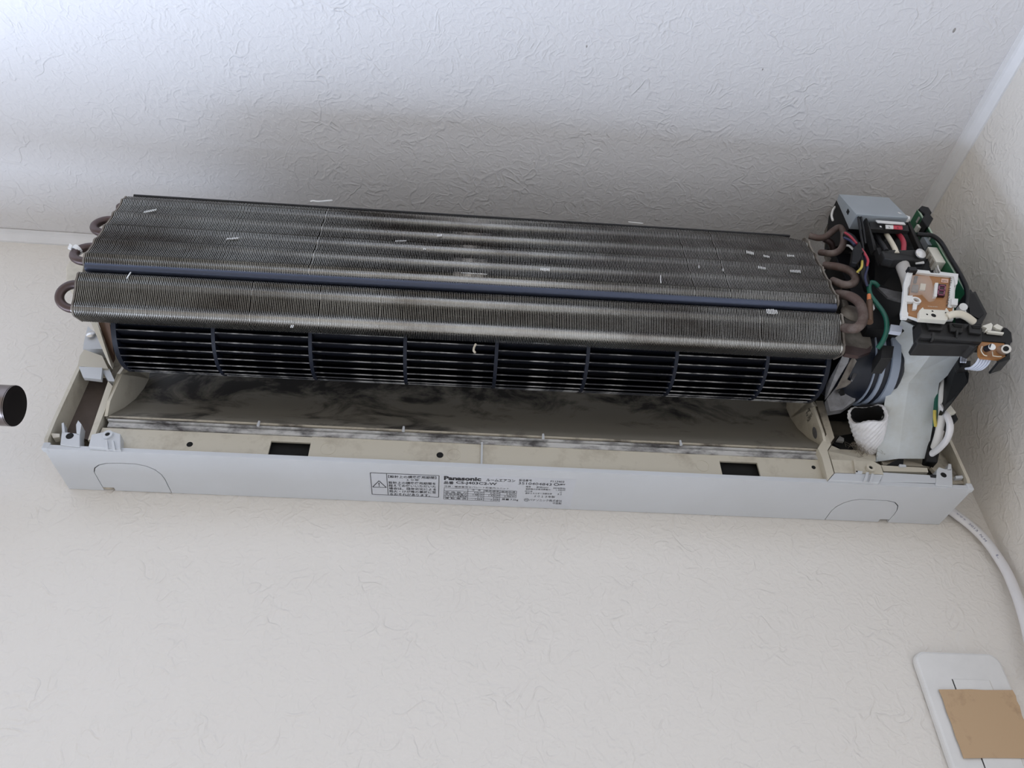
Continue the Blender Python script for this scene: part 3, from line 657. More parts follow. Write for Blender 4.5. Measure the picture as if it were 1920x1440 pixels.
# ---- pipe sleeve of woven cloth
ax0, ax1 = Vector((0.7089, -0.085, 0.057)), Vector((0.7229, -0.05, 0.0444))
dv = (ax1 - ax0); LN = dv.length
sl = MB(); n, mrow = 40, 15; vs, fs = [], []
dn = dv.normalized(); A = Vector((1, 0, 0)); A = (A - dn * A.dot(dn)).normalized(); Bv = dn.cross(A)
rnd = random.Random(4)
def sleeve_r(t): return .0168 - .0040 * t - .0035 * t * t
rows = [(0.0, -.0030), (0.0, -.0006), (.02, 0)] + [(i / mrow, 0) for i in range(1, mrow + 1)]
for k, (t, dr) in enumerate(rows):
    for i in range(n):
        a = 2 * PI * i / n
        r = sleeve_r(t) + dr + rnd.uniform(-.0003, .0003) + (.0004 if (i + k) % 2 else -.0003)
        lift = -.0022 * math.cos(3 * a + .7) * (1 - t) ** 3
        vs.append(ax0 + dn * (t * LN + lift) + (A * math.cos(a) + Bv * math.sin(a) * 0.95) * r)
for k in range(len(rows) - 1):
    for i in range(n): fs.append((k * n + i, k * n + (i + 1) % n, (k + 1) * n + (i + 1) % n, (k + 1) * n + i))
sl.add(vs, fs); sleeve = sl.build('pipe_sleeve', 'cloth', AC)
MB().lathe(ax0, dn, [(-.0005, .0142), (.004, .0136), (.022, .0110), (.0222, .0001)], 28).build('sleeve_bore', 'hole', sleeve, smooth=True)
fz = MB(); rnd = random.Random(9)
for i in range(130):
    c = ax1 + Vector((rnd.gauss(-.004, .008), rnd.uniform(-.010, .004), rnd.gauss(-.001, .005)))
    q = [c + Vector((rnd.uniform(-.007, .007), rnd.uniform(-.003, .003), rnd.uniform(-.006, .006))) for _ in range(4)]
    fz.tube(q, .00012, 3, 4)
fz.build('dust_fluff', 'dust', sleeve, kind='stuff')

# ---- electrical box
box = MB().box(0.694, 0.764, -0.150, -0.020, 0.100, 0.205).build('electrical_box', 'black', AC, bevel=.001)
MB().box(0.764, 0.785, -0.150, -0.060, 0.085, 0.200).build('side_housing', 'black', box)
# grey steel lid
gl = MB().prism([(0.698, -.1855, .2500), (0.698, -.1945, .2060), (0.698, -.1775, .2055), (0.698, -.1790, .2490)], (0.050, 0, 0))
lid = gl.build('steel_lid', 'grey_box', AC, bevel=.0005, label='blue-grey steel lid over the terminals')
MB().box(0.6978, 0.6982, -.1880, -.1840, .2185, .2235).build('lid_slot', 'hole', lid)
plate('lid_edge', [(0.7418, -0.193, 0.2158), (0.7515, -0.193, 0.2094), (0.7499, -0.193, 0.2052), (0.7421, -0.193, 0.2093)], (0, .004, 0), 'white', lid)
# terminal block, set back under the lid
tb = MB().prism([(0.7059, -0.188, 0.2165), (0.7495, -0.188, 0.2176), (0.7559, -0.186, 0.2151), (0.7703, -0.17, 0.1902), (0.7216, -0.17, 0.1781), (0.72, -0.176, 0.1939)], (0, .016, 0)).build('terminal_block', 'black', AC, bevel=.0008)
plate('terminal_ledge', [(0.7123, -0.1885, 0.2034), (0.7495, -0.188, 0.2028), (0.7492, -0.186, 0.1966), (0.7122, -0.186, 0.1962)], (0, .004, 0), 'black_soft', tb)
plate('terminal_wall', [(0.7075, -0.191, 0.211), (0.7093, -0.191, 0.2038), (0.7156, -0.178, 0.1754), (0.7119, -0.178, 0.1751), (0.7085, -0.186, 0.1943)], (0, .006, 0), 'black_soft', tb)
plate('terminal_wall', [(0.7487, -0.19, 0.205), (0.751, -0.19, 0.2028), (0.7628, -0.176, 0.1837), (0.759, -0.176, 0.1818)], (0, .006, 0), 'black_soft', tb)
plate('white_strip', [(0.7169, -0.1915, 0.2027), (0.7434, -0.1915, 0.2021), (0.7443, -0.1915, 0.199), (0.7179, -0.1915, 0.1996)], (0, .001, 0), 'white', tb)
plate('number_tile', [(0.7259, -0.1895, 0.1994), (0.7334, -0.1895, 0.1995), (0.7318, -0.1895, 0.194), (0.7245, -0.1895, 0.1939)], (0, .0008, 0), 'white', tb)
plate('number_tile', [(0.7334, -0.1895, 0.1995), (0.7421, -0.1895, 0.1994), (0.7405, -0.1895, 0.194), (0.7318, -0.1895, 0.194)], (0, .0008, 0), 'red_tile', tb)
tm = MB()
text_mesh(tm, '2', (0.7273, -0.1897, 0.1945), (0.7288, -0.1897, 0.1945), (0, 0, 1), .0020)
text_mesh(tm, '3', (0.7354, -0.1897, 0.1945), (0.737, -0.1897, 0.1945), (0, 0, 1), .0020)
tm.build('tile_digits', 'ink', tb)
tm = MB(); text_mesh(tm, '1', (0.7191, -0.1897, 0.1945), (0.7207, -0.1897, 0.1945), (0, 0, 1), .0022); tm.build('tile_digit', 'white', tb)
MB().tube([(0.7232, -0.176, 0.2022), (0.7192, -0.181, 0.186), (0.7169, -0.185, 0.1722), (0.7162, -0.186, 0.1642)], .0024, 10).build('terminal_wire', 'black_wire', tb, smooth=True)
MB().tube([(0.7321, -0.178, 0.2021), (0.7284, -0.183, 0.1859), (0.726, -0.186, 0.1711), (0.7254, -0.186, 0.162)], .0023, 10).build('terminal_wire', 'cream_wire', tb, smooth=True)
MB().tube([(0.7442, -0.178, 0.2024), (0.7409, -0.183, 0.1894), (0.738, -0.185, 0.178), (0.7321, -0.186, 0.1641)], .0023, 10).build('terminal_wire', 'red_wire', tb, smooth=True)
cl = plate('cord_clamp', [(0.7121, -0.186, 0.1653), (0.7231, -0.188, 0.1653), (0.7419, -0.189, 0.1635), (0.7502, -0.188, 0.1633), (0.7519, -0.186, 0.1569), (0.7421, -0.187, 0.1534), (0.719, -0.187, 0.1521), (0.7124, -0.185, 0.1561)], (0, .010, 0), 'black_soft', tb, bevel=.0015)
c = (0.7446, -0.1892, 0.1591)
MB().lathe(c, (0.1, -1, -0.35), [(0, .0001), (0, .0050), (.0012, .0048), (.0026, .0026), (.0030, .0001)], 20).build('clamp_screw', 'screw', tb, smooth=True)
plate('clamp_arm', [(0.7138, -0.18, 0.1759), (0.7172, -0.182, 0.1752), (0.7177, -0.182, 0.1587), (0.7123, -0.18, 0.1577)], (0, .006, 0), 'black_soft', tb)
plate('white_tab', [(0.7408, -0.184, 0.1539), (0.7494, -0.184, 0.1569), (0.749, -0.184, 0.1532), (0.7405, -0.184, 0.1517)], (0, .001, 0), 'white', tb)
# black shroud below the clamp
plate('box_shroud', [(0.7191, -0.168, 0.1803), (0.7421, -0.17, 0.1753), (0.7687, -0.17, 0.1777), (0.7742, -0.165, 0.1583), (0.7456, -0.15, 0.1435), (0.7374, -0.13, 0.1076), (0.73, -0.12, 0.1168), (0.7226, -0.14, 0.1525), (0.7187, -0.155, 0.1804)], (0, .030, 0), 'black', AC)
# side wall of the box next to the coil
plate('box_side', [(0.6988, -0.178, 0.2508), (0.6984, -0.178, 0.2069), (0.7058, -0.186, 0.2184), (0.7169, -0.174, 0.2042), (0.7234, -0.16, 0.1826), (0.7143, -0.15, 0.1859), (0.712, -0.15, 0.2095), (0.7007, -0.15, 0.2334)], (0, .02, 0), 'black', AC)
plate('back_housing', [(0.7252, -0.12, 0.2925), (0.7477, -0.12, 0.3332), (0.7545, -0.12, 0.2953), (0.7275, -0.12, 0.1901), (0.7108, -0.12, 0.1888), (0.712, -0.12, 0.2464)], (0, .01, 0), 'dusty_plate', AC)

# wiring loom beside the coil
lm = MB().tube([(0.6936, -0.176, 0.1986), (0.6943, -0.18, 0.188), (0.6939, -0.182, 0.1746), (0.6931, -0.182, 0.1625), (0.6932, -0.178, 0.151), (0.6962, -0.17, 0.1403), (0.7013, -0.162, 0.1375)], .0034, 10).build('wire_loom', 'black_wire', AC, smooth=True)
for pts, m in (([(0.6894, -0.181, 0.1949), (0.6904, -0.184, 0.1857), (0.6915, -0.186, 0.1725)], 'red_wire'), ([(0.6937, -0.186, 0.1651), (0.6948, -0.186, 0.1577), (0.6963, -0.184, 0.1522), (0.6961, -0.18, 0.1489)], 'red_wire'),
               ([(0.6853, -0.182, 0.1862), (0.6884, -0.184, 0.1793), (0.689, -0.186, 0.1707)], 'navy_wire'), ([(0.6909, -0.172, 0.1876), (0.6932, -0.174, 0.1845), (0.6941, -0.176, 0.1767)], 'white_wire'),
               ([(0.6922, -0.182, 0.1535), (0.6905, -0.18, 0.147), (0.6893, -0.174, 0.1473)], 'yellow_wire'), ([(0.6944, -0.18, 0.1546), (0.6927, -0.178, 0.148), (0.6922, -0.172, 0.1492)], 'white_wire'),
               ([(0.7034, -0.172, 0.2526), (0.6968, -0.172, 0.245), (0.6915, -0.172, 0.2341), (0.6901, -0.172, 0.2256)], 'white_wire'), ([(0.695, -0.184, 0.1587), (0.6966, -0.18, 0.1489), (0.6931, -0.176, 0.1389), (0.6943, -0.172, 0.1308)], 'navy_wire'),
               ([(0.7013, -0.192, 0.209), (0.6999, -0.188, 0.1925), (0.6966, -0.186, 0.1714), (0.6932, -0.186, 0.1591)], 'black_wire'), ([(0.7037, -0.192, 0.2084), (0.703, -0.188, 0.1928), (0.6997, -0.186, 0.1732)], 'black_wire')):
    MB().tube(pts, .0011, 8).build('thin_wire', m, lm, smooth=True)
plate('loom_wrap', [(0.6852, -0.1875, 0.164), (0.6948, -0.1875, 0.1755), (0.6934, -0.1875, 0.1617), (0.6888, -0.186, 0.1513), (0.6856, -0.184, 0.1476), (0.6817, -0.182, 0.1511)], (0, .006, 0), 'black', lm, bevel=.001)
MB().tube([(0.7093, -0.166, 0.1387), (0.7061, -0.168, 0.1405), (0.7022, -0.168, 0.1409), (0.6986, -0.168, 0.1342), (0.6968, -0.168, 0.1242), (0.6986, -0.168, 0.1147), (0.7017, -0.167, 0.1052), (0.7023, -0.166, 0.0957), (0.7015, -0.162, 0.0867), (0.6986, -0.156, 0.0796), (0.6955, -0.15, 0.0763)], .0021, 10).build('earth_wire', 'green_wire', lm, smooth=True)
plate('earth_lug', [(0.7081, -0.165, 0.1412), (0.7128, -0.165, 0.1387), (0.7235, -0.165, 0.1353), (0.7309, -0.165, 0.1338), (0.7266, -0.165, 0.1215), (0.7195, -0.165, 0.1237), (0.7145, -0.165, 0.1261), (0.7124, -0.165, 0.1316)], (0, .002, 0), 'steel', lm)

# thick grey supply cable coming out under the clamp
MB().tube([(0.7343, -0.178, 0.1695), (0.7301, -0.18, 0.1519), (0.7315, -0.176, 0.1364), (0.733, -0.168, 0.1257), (0.736, -0.152, 0.1195), (0.7356, -0.135, 0.1093)], .0058, 14).build('supply_cable', 'grey_cable', AC, smooth=True)

# ---- milky front cover that slants forward
cvr = MB()
pL = [(0.7233, -0.05, 0.0299), (0.7229, -0.076, 0.0506), (0.7259, -0.104, 0.0768), (0.7262, -0.114, 0.0854), (0.7241, -0.138, 0.0989), (0.7259, -0.155, 0.1088)]
pM = [(0.7419, -0.056, 0.0302), (0.7406, -0.084, 0.0515), (0.7403, -0.112, 0.0733), (0.7446, -0.122, 0.0768), (0.7465, -0.142, 0.0784), (0.7397, -0.158, 0.0922)]
pR = [(0.7692, -0.056, 0.0315), (0.7694, -0.083, 0.0521), (0.7689, -0.112, 0.0751), (0.7763, -0.122, 0.0795), (0.7768, -0.146, 0.0844), (0.7746, -0.156, 0.0875)]
vs = pL + pM + pR; fs = []
for i in range(5):
    fs += [(i, i + 1, 7 + i, 6 + i), (6 + i, 7 + i, 13 + i, 12 + i)]
cvo = MB().add(vs, fs).build('front_cover', 'cover', AC)
md = cvo.modifiers.new('thick', 'SOLIDIFY'); md.thickness = .0022; md.offset = 0
cvo['label'] = 'milky white plastic cover slanting up in front of the wiring'
plate('cover_tab', [(0.7185, -0.165, 0.0722), (0.7324, -0.165, 0.0695), (0.7276, -0.165, 0.0593), (0.7186, -0.165, 0.0574), (0.7139, -0.165, 0.062)], (0, .004, 0), 'cover', cvo, bevel=.001)
plate('foot_gap', [(0.7279, -0.056, 0.0218), (0.7422, -0.056, 0.0296), (0.7473, -0.056, 0.0298), (0.7442, -0.056, 0.0226)], (0, .002, 0), 'hole', cvo)
plate('cover_slot', [(0.7225, -0.168, 0.0874), (0.7254, -0.168, 0.0876), (0.7225, -0.168, 0.0784), (0.7197, -0.168, 0.0782)], (0, .002, 0), 'hole', cvo)
plate('cover_block', [(0.7011, -0.15, 0.0805), (0.7114, -0.15, 0.0799), (0.7046, -0.15, 0.0656), (0.695, -0.15, 0.065)], (0, .020, 0), 'black_soft', cvo)
plate('white_plug', [(0.7054, -0.165, 0.0911), (0.7154, -0.165, 0.0899), (0.7117, -0.165, 0.0819), (0.7022, -0.165, 0.0831)], (0, .004, 0), 'blue_white_wire', cvo)

# ---- green main board standing on edge
pcb = MB().box(0.7785, 0.7800, -0.1775, -0.100, 0.0950, 0.2440).build('main_board', 'pcb_green', AC)
MB().box(0.7784, 0.7801, -0.1782, -0.1775, 0.0950, 0.2440).build('board_edge', 'pcb_edge', pcb)
cn = MB().box(0.7690, 0.7784, -0.176, -0.163, 0.1660, 0.1880).build('board_connector', 'cream', pcb, bevel=.0006)
for k in range(3): MB().box(0.7685, 0.7692, -0.1745, -0.1650, 0.1685 + k * .0065, 0.1715 + k * .0065).build('connector_slot', 'beige_dirty', cn)
for k in range(3): MB().tube([(0.7720, -.172 + k * .003, .1660), (0.7700, -.173 + k * .003, .1590), (0.7730, -.170 + k * .003, .1520)], .0009, 6).build('connector_wire', 'white_wire', cn)
MB().sphere((0.7715, -.168, .1460), .0060, .0075, .0105, 18, 12).build('varistor', 'blue', pcb, smooth=True)
MB().box(0.7745, 0.7784, -.172, -.160, .1960, .2100).build('relay', 'grey_box', pcb)
MB().box(0.7730, 0.7784, -.174, -.168, .2200, .2250).build('diode', 'cream', pcb)
for i in range(5): MB().box(0.7775, 0.7784, -.176, -.170, .202 + i * .0075, .205 + i * .0075).build('chip', 'black_soft' if i % 2 else 'solder', pcb)
clip = plate('board_clip', [(0.7783, -0.18, 0.2423), (0.7837, -0.18, 0.2481), (0.79, -0.18, 0.2461), (0.79, -0.18, 0.2375), (0.787, -0.18, 0.2338), (0.788, -0.18, 0.2279), (0.7789, -0.18, 0.2154), (0.7761, -0.18, 0.2135), (0.7751, -0.18, 0.225), (0.7817, -0.18, 0.2341)], (0, .014, 0), 'black', pcb, bevel=.0008)
MB().tube([(0.7574, -0.184, 0.1952), (0.7631, -0.185, 0.1936), (0.772, -0.184, 0.1942), (0.7786, -0.182, 0.1871), (0.7808, -0.18, 0.1667), (0.781, -0.18, 0.1446), (0.7794, -0.18, 0.1274), (0.7745, -0.18, 0.1132), (0.7681, -0.18, 0.1)], .0021, 10).build('black_lead', 'black_wire', pcb, smooth=True)
plate('lower_holder', [(0.7781, -0.18, 0.1231), (0.7833, -0.18, 0.1263), (0.7835, -0.18, 0.1222), (0.7867, -0.18, 0.1238), (0.7851, -0.18, 0.0953), (0.7735, -0.18, 0.0803), (0.762, -0.18, 0.0807), (0.7697, -0.18, 0.1027)], (0, .020, 0), 'black_soft', pcb, bevel=.0008)
plate('holder_face', [(0.7767, -0.1812, 0.1189), (0.7821, -0.1812, 0.118), (0.7809, -0.1812, 0.0938), (0.7732, -0.1812, 0.0867), (0.7672, -0.1812, 0.0914)], (0, .001, 0), 'black', pcb)
MB().cyl((0.7604, -0.186, 0.095), (0.7619, -0.18, 0.0975), .0034, .0034, n=14).build('board_stud', 'white', pcb, smooth=True)
plate('stud_block', [(0.7579, -0.182, 0.0951), (0.7653, -0.182, 0.097), (0.764, -0.182, 0.0903), (0.7552, -0.182, 0.0884)], (0, .004, 0), 'white', pcb)

# ---- display board in its cream frame
DY = -.186
db = plate('display_board', [(0.729, -0.186, 0.1389), (0.7732, -0.186, 0.137), (0.7617, -0.186, 0.1158), (0.7453, -0.186, 0.0784), (0.7142, -0.186, 0.076), (0.7019, -0.186, 0.0827), (0.7136, -0.186, 0.1119)], (0, .003, 0), 'white', AC, bevel=.0008, label='small brown display board in a white plastic frame')
plate('circuit_board', [(0.7303, -0.1872, 0.1348), (0.7662, -0.1872, 0.1322), (0.7448, -0.1872, 0.0822), (0.7141, -0.1872, 0.0773), (0.7061, -0.1872, 0.0805), (0.7132, -0.1872, 0.1005), (0.7201, -0.1872, 0.1145)], (0, .002, 0), 'pcb_brown', db)
plate('frame_rim', [(0.728, -0.1895, 0.1369), (0.7442, -0.1895, 0.1362), (0.7446, -0.1895, 0.1334), (0.7519, -0.1895, 0.1333), (0.7547, -0.1895, 0.1356), (0.7701, -0.1895, 0.1341), (0.7639, -0.1895, 0.121), (0.7615, -0.1895, 0.1187), (0.7642, -0.1895, 0.1301), (0.7284, -0.1895, 0.1327)], (0, .003, 0), 'white', db, bevel=.0004)
plate('frame_rim', [(0.728, -0.1895, 0.1369), (0.7284, -0.1895, 0.1327), (0.7195, -0.1895, 0.116), (0.7161, -0.1895, 0.1116), (0.7102, -0.1895, 0.0978), (0.7048, -0.1895, 0.0812), (0.705, -0.1895, 0.0793), (0.7024, -0.1895, 0.0734), (0.6971, -0.1895, 0.0737), (0.6989, -0.1895, 0.0801), (0.7064, -0.1895, 0.0962), (0.7152, -0.1895, 0.1183), (0.7222, -0.1895, 0.1314)], (0, .003, 0), 'white', db, bevel=.0004)
plate('frame_clip', [(0.7102, -0.1898, 0.1008), (0.7164, -0.1898, 0.1013), (0.7135, -0.1898, 0.0931), (0.7071, -0.1898, 0.0933)], (0, .003, 0), 'white', db)
plate('frame_clip', [(0.7503, -0.1898, 0.1006), (0.7559, -0.1898, 0.1004), (0.7521, -0.1898, 0.0923), (0.7466, -0.1898, 0.0925)], (0, .003, 0), 'white', db)
lk = MB(); c = Vector((0.7174, -0.1895, 0.0957))
lk.lathe(c, (0, -1, 0), [(-.002, .0040), (.0006, .0040), (.0006, .0024), (-.002, .0024)], 20, True); lk.build('ring_boss', 'white', db, smooth=True)
plate('boss_arm', [(0.7145, -0.189, 0.0934), (0.7178, -0.189, 0.0924), (0.7141, -0.189, 0.085), (0.7108, -0.189, 0.0847)], (0, .002, 0), 'white', db)
plate('led_display', [(0.746, -0.1893, 0.1191), (0.7531, -0.1893, 0.119), (0.7456, -0.1893, 0.1035), (0.7386, -0.1893, 0.1036)], (0, .003, 0), 'display', db)
seg = MB(); a0 = Vector((0.7459, -0.1896, 0.1167)); a1 = Vector((0.751, -0.1896, 0.1164)); a2 = Vector((0.7398, -0.1896, 0.1047)); a3 = Vector((0.7449, -0.1896, 0.1044))
def bar(p, q, r=.0005): seg.tube([p, q], r, 6)
m0 = (a0 + a2) / 2; m1 = (a1 + a3) / 2
for p, q in ((a0, a1), (m0, m1), (a2, a3), (a0, m0), (m0, a2), (a1, m1), (m1, a3)): bar(p.lerp(q, .12), q.lerp(p, .12))
seg.build('led_segments', 'segment', db)
plate('white_chip', [(0.7433, -0.1896, 0.1199), (0.7462, -0.1896, 0.1201), (0.7378, -0.1896, 0.1019), (0.7349, -0.1896, 0.1016)], (0, .003, 0), 'white', db)
for pts, m in (([(0.7229, -0.1885, 0.1174), (0.728, -0.1885, 0.1171), (0.7242, -0.1885, 0.108), (0.7186, -0.1885, 0.1082)], 'dusty_plate'), ([(0.7308, -0.1885, 0.1194), (0.7354, -0.1885, 0.1191), (0.7313, -0.1885, 0.1106), (0.7267, -0.1885, 0.1109)], 'cream_wire'), ([(0.729, -0.1885, 0.129), (0.732, -0.1885, 0.1292), (0.7271, -0.1885, 0.1198), (0.7249, -0.1885, 0.1203)], 'black')):
    plate('component', pts, (0, .0015, 0), m, db)
MB().box(.7235, .7305, -.1925, -.1872, .1315, .1360).build('receiver', 'black_soft', db)
plate('clear_cover', [(0.7214, -0.1935, 0.1239), (0.7379, -0.1935, 0.1247), (0.7378, -0.1935, 0.1171), (0.7328, -0.1935, 0.0952), (0.7275, -0.1935, 0.0935), (0.7249, -0.1935, 0.1025), (0.7129, -0.1935, 0.1002)], (0, .004, 0), 'clear', db, bevel=.001)
plate('pink_sticker', [(0.7532, -0.1878, 0.1283), (0.7594, -0.1878, 0.1281), (0.757, -0.1878, 0.123), (0.7508, -0.1878, 0.1232)], (0, .0004, 0), 'pink_sticker', db)
plate('code_sticker', [(0.7636, -0.1879, 0.1326), (0.7673, -0.1879, 0.1322), (0.7474, -0.1879, 0.0907), (0.7438, -0.1879, 0.091)], (0, .0004, 0), 'white', db)
tm = MB()
text_mesh(tm, 'A73C6911 TE27', (0.7446, -0.1881, 0.0915), (0.7635, -0.1881, 0.1302), (-1, 0, .1), .0022)
text_mesh(tm, 'J70', (0.7522, -0.1881, 0.1237), (0.7565, -0.1881, 0.1236), (0, 0, 1), .0020)
tm.build('sticker_print', 'ink', db)
tm = MB(); text_mesh(tm, 'PCB-5LED', (0.7272, -0.1875, 0.0908), (0.7356, -0.1875, 0.0908), (0, 0, 1), .0011); tm.build('board_print', 'cream', db)
sk = plate('cable_socket', [(0.714, -0.192, 0.0812), (0.7183, -0.192, 0.0853), (0.7183, -0.192, 0.0828), (0.7366, -0.192, 0.0829), (0.7389, -0.192, 0.0863), (0.7394, -0.192, 0.0806), (0.7364, -0.192, 0.0753), (0.7336, -0.192, 0.0707), (0.7104, -0.192, 0.0715)], (0, .005, 0), 'cream', db, bevel=.0005)
c = (0.7236, -0.1922, 0.0754)
MB().cyl(c, (c[0], c[1] + .001, c[2]), .0020, n=12).build('socket_hole', 'hole', sk)
for q in [(0.7246, -0.1922, 0.0805), (0.7356, -0.1922, 0.0794), (0.7184, -0.1922, 0.0762)]: MB().cyl(q, (q[0], q[1] + .001, q[2]), .0008, n=8).build('socket_pin', 'hole', sk)
MB().tube([(0.7354, -0.192, 0.0752), (0.7401, -0.194, 0.076), (0.7458, -0.194, 0.0764), (0.7521, -0.192, 0.0759), (0.7594, -0.188, 0.0749)], .0031, 10).build('display_lead', 'cream_wire', db, smooth=True)

# ---- black sensor holder with three openings
sh = plate('sensor_holder', [(0.7187, -0.182, 0.0805), (0.7724, -0.182, 0.0781), (0.7642, -0.182, 0.0589), (0.7543, -0.182, 0.0504), (0.7509, -0.182, 0.0532), (0.7061, -0.182, 0.0512), (0.7061, -0.182, 0.0548), (0.714, -0.182, 0.0651)], (0, .014, 0), 'black_soft', AC, bevel=.0010, label='dark plastic holder bar with three square openings')
for pts in ([(0.7223, -0.1845, 0.0763), (0.7376, -0.1845, 0.0756), (0.7313, -0.1845, 0.0664), (0.7206, -0.1845, 0.0668)], [(0.741, -0.1845, 0.0758), (0.7539, -0.1845, 0.0749), (0.7481, -0.1845, 0.0651), (0.7381, -0.1845, 0.0662)], [(0.7573, -0.1845, 0.0751), (0.7686, -0.1845, 0.0747), (0.7642, -0.1845, 0.0644), (0.7542, -0.1845, 0.0656)]):
    plate('holder_frame', pts, (0, .003, 0), 'black_soft', sh, bevel=.0005)
for pts in ([(0.7252, -0.185, 0.0747), (0.7341, -0.185, 0.0742), (0.7319, -0.185, 0.0709), (0.7256, -0.185, 0.071)], [(0.7428, -0.185, 0.0742), (0.7513, -0.185, 0.0735), (0.7495, -0.185, 0.0703), (0.7434, -0.185, 0.0711)], [(0.7591, -0.185, 0.0735), (0.7669, -0.185, 0.0734), (0.7655, -0.185, 0.0702), (0.7587, -0.185, 0.0703)]):
    plate('holder_opening', pts, (0, .001, 0), 'hole', sh)
plate('holder_shelf', [(0.7113, -0.185, 0.0595), (0.7617, -0.185, 0.0571), (0.7597, -0.185, 0.0545), (0.7081, -0.185, 0.0557)], (0, .004, 0), 'black_soft', sh)
for pts in ([(0.721, -0.1855, 0.0622), (0.7229, -0.1855, 0.0623), (0.7186, -0.1855, 0.0535), (0.7168, -0.1855, 0.0534)], [(0.7435, -0.1855, 0.0675), (0.7451, -0.1855, 0.067), (0.7404, -0.1855, 0.0575), (0.739, -0.1855, 0.0574)]):
    plate('holder_rib', pts, (0, .003, 0), 'black_soft', sh)

# ---- infrared receiver in its own little holder at the end
rv = plate('receiver_holder', [(0.7686, -0.182, 0.0703), (0.7845, -0.182, 0.0678), (0.7905, -0.182, 0.077), (0.7928, -0.182, 0.0759), (0.7943, -0.182, 0.0709), (0.7903, -0.182, 0.0602), (0.7879, -0.182, 0.0588), (0.7792, -0.182, 0.0397), (0.7672, -0.182, 0.0348), (0.7674, -0.182, 0.0372), (0.7772, -0.182, 0.0431), (0.7831, -0.182, 0.0584), (0.7637, -0.182, 0.0589)], (0, .014, 0), 'black', AC, bevel=.0006, label='little black holder with an orange receiver board')
plate('receiver_board', [(0.7601, -0.181, 0.0566), (0.7649, -0.181, 0.0594), (0.7851, -0.181, 0.0596), (0.7791, -0.181, 0.0441), (0.7735, -0.181, 0.0397), (0.7552, -0.181, 0.0408), (0.7552, -0.181, 0.0449)], (0, .002, 0), 'pcb_brown', rv)
for pts in ([(0.7688, -0.1845, 0.0741), (0.7786, -0.1845, 0.0786), (0.7789, -0.1845, 0.0761), (0.7747, -0.1845, 0.0695), (0.7684, -0.1845, 0.0678), (0.772, -0.1845, 0.0718)], [(0.7788, -0.1845, 0.0748), (0.7833, -0.1845, 0.0777), (0.7869, -0.1845, 0.0742), (0.7835, -0.1845, 0.0708), (0.7803, -0.1845, 0.0718)], [(0.7709, -0.1845, 0.0692), (0.7849, -0.1845, 0.0678), (0.7836, -0.1845, 0.0658), (0.7707, -0.1845, 0.0668)]):
    plate('terminal_pin', pts, (0, .002, 0), 'cream', rv)
MB().cyl((0.762, -0.183, 0.0488), (0.7625, -0.189, 0.0455), .0026, n=14).build('capacitor', 'motor_blue', rv, smooth=True)
MB().cyl((0.7624, -0.1885, 0.0456), (0.7623, -0.1892, 0.0453), .0027, n=14).build('capacitor_cap', 'white', rv, smooth=True)
MB().cyl((0.7762, -0.182, 0.0489), (0.7724, -0.19, 0.0428), .0042, .0036, n=16).build('receiver_barrel', 'screw', rv, smooth=True)
MB().cyl((0.7724, -0.1895, 0.0433), (0.7721, -0.1903, 0.0428), .0021, n=14).build('receiver_eye', 'hole', rv)
MB().tube([(0.7601, -0.183, 0.0516), (0.7571, -0.183, 0.0467), (0.7573, -0.183, 0.042), (0.7595, -0.183, 0.0409)], .0004, 6).build('jumper_wire', 'cream_wire', rv)
MB().tube([(0.7662, -0.183, 0.0461), (0.7646, -0.183, 0.0413), (0.7683, -0.183, 0.0407), (0.7716, -0.183, 0.0409)], .0004, 6, 1).build('jumper_wire', 'cream_wire', rv)
for k in range(5):
    d = k * 5.5
    MB().tube([V(p) + V((k * .0022, 0, -.0002 * k)) for p in [(0.757, -0.178, 0.0431), (0.7556, -0.174, 0.0408), (0.7547, -0.168, 0.0415), (0.7552, -0.162, 0.0458)]], .0010, 6).build('ribbon_wire', 'blue_white_wire', rv, smooth=True)
for k in range(3):
    MB().tube([V(p) + V((k * .002, 0, 0)) for p in [(0.7715, -0.15, 0.079), (0.7688, -0.15, 0.0724), (0.7652, -0.15, 0.0647)]], .0008, 6).build('ribbon_wire', 'blue_white_wire', rv, smooth=True)

# ---- cords and housings on the far right
hb = plate('plug_housing', [(0.7773, -0.14, 0.0824), (0.7777, -0.14, 0.0622), (0.7744, -0.138, 0.054), (0.763, -0.12, 0.042), (0.7668, -0.11, 0.0505), (0.7751, -0.12, 0.0799)], (0, .016, 0), 'black', AC, bevel=.0012)
plate('housing_arm', [(0.7656, -0.148, 0.0691), (0.7779, -0.148, 0.0699), (0.7743, -0.148, 0.0622), (0.764, -0.148, 0.0603)], (0, .008, 0), 'black', hb, bevel=.0012)
plate('plug_housing', [(0.7746, -0.105, 0.0538), (0.7772, -0.105, 0.0478), (0.7772, -0.105, 0.0394), (0.7688, -0.105, 0.0318), (0.7706, -0.1, 0.0418)], (0, .012, 0), 'black', AC, bevel=.001)
plate('white_latch', [(0.769, -0.108, 0.0522), (0.773, -0.108, 0.0537), (0.7751, -0.108, 0.0441), (0.7706, -0.108, 0.0426), (0.766, -0.108, 0.046)], (0, .004, 0), 'cream', hb)
MB().tube([(0.786, -0.112, 0.0917), (0.7822, -0.108, 0.0781), (0.7797, -0.102, 0.0691), (0.7776, -0.096, 0.0595)], .0019, 8).build('side_wire', 'yellow_wire', hb, smooth=True)
MB().tube([(0.771, -0.104, 0.0713), (0.7685, -0.1, 0.0619), (0.7661, -0.095, 0.0516), (0.7662, -0.088, 0.0437)], .0024, 8).build('side_wire', 'green_wire', hb, smooth=True)
MB().tube([(0.7628, -0.1, 0.0523), (0.7626, -0.096, 0.0463), (0.765, -0.09, 0.0421)], .0014, 8).build('side_wire', 'yellow_wire', hb, smooth=True)
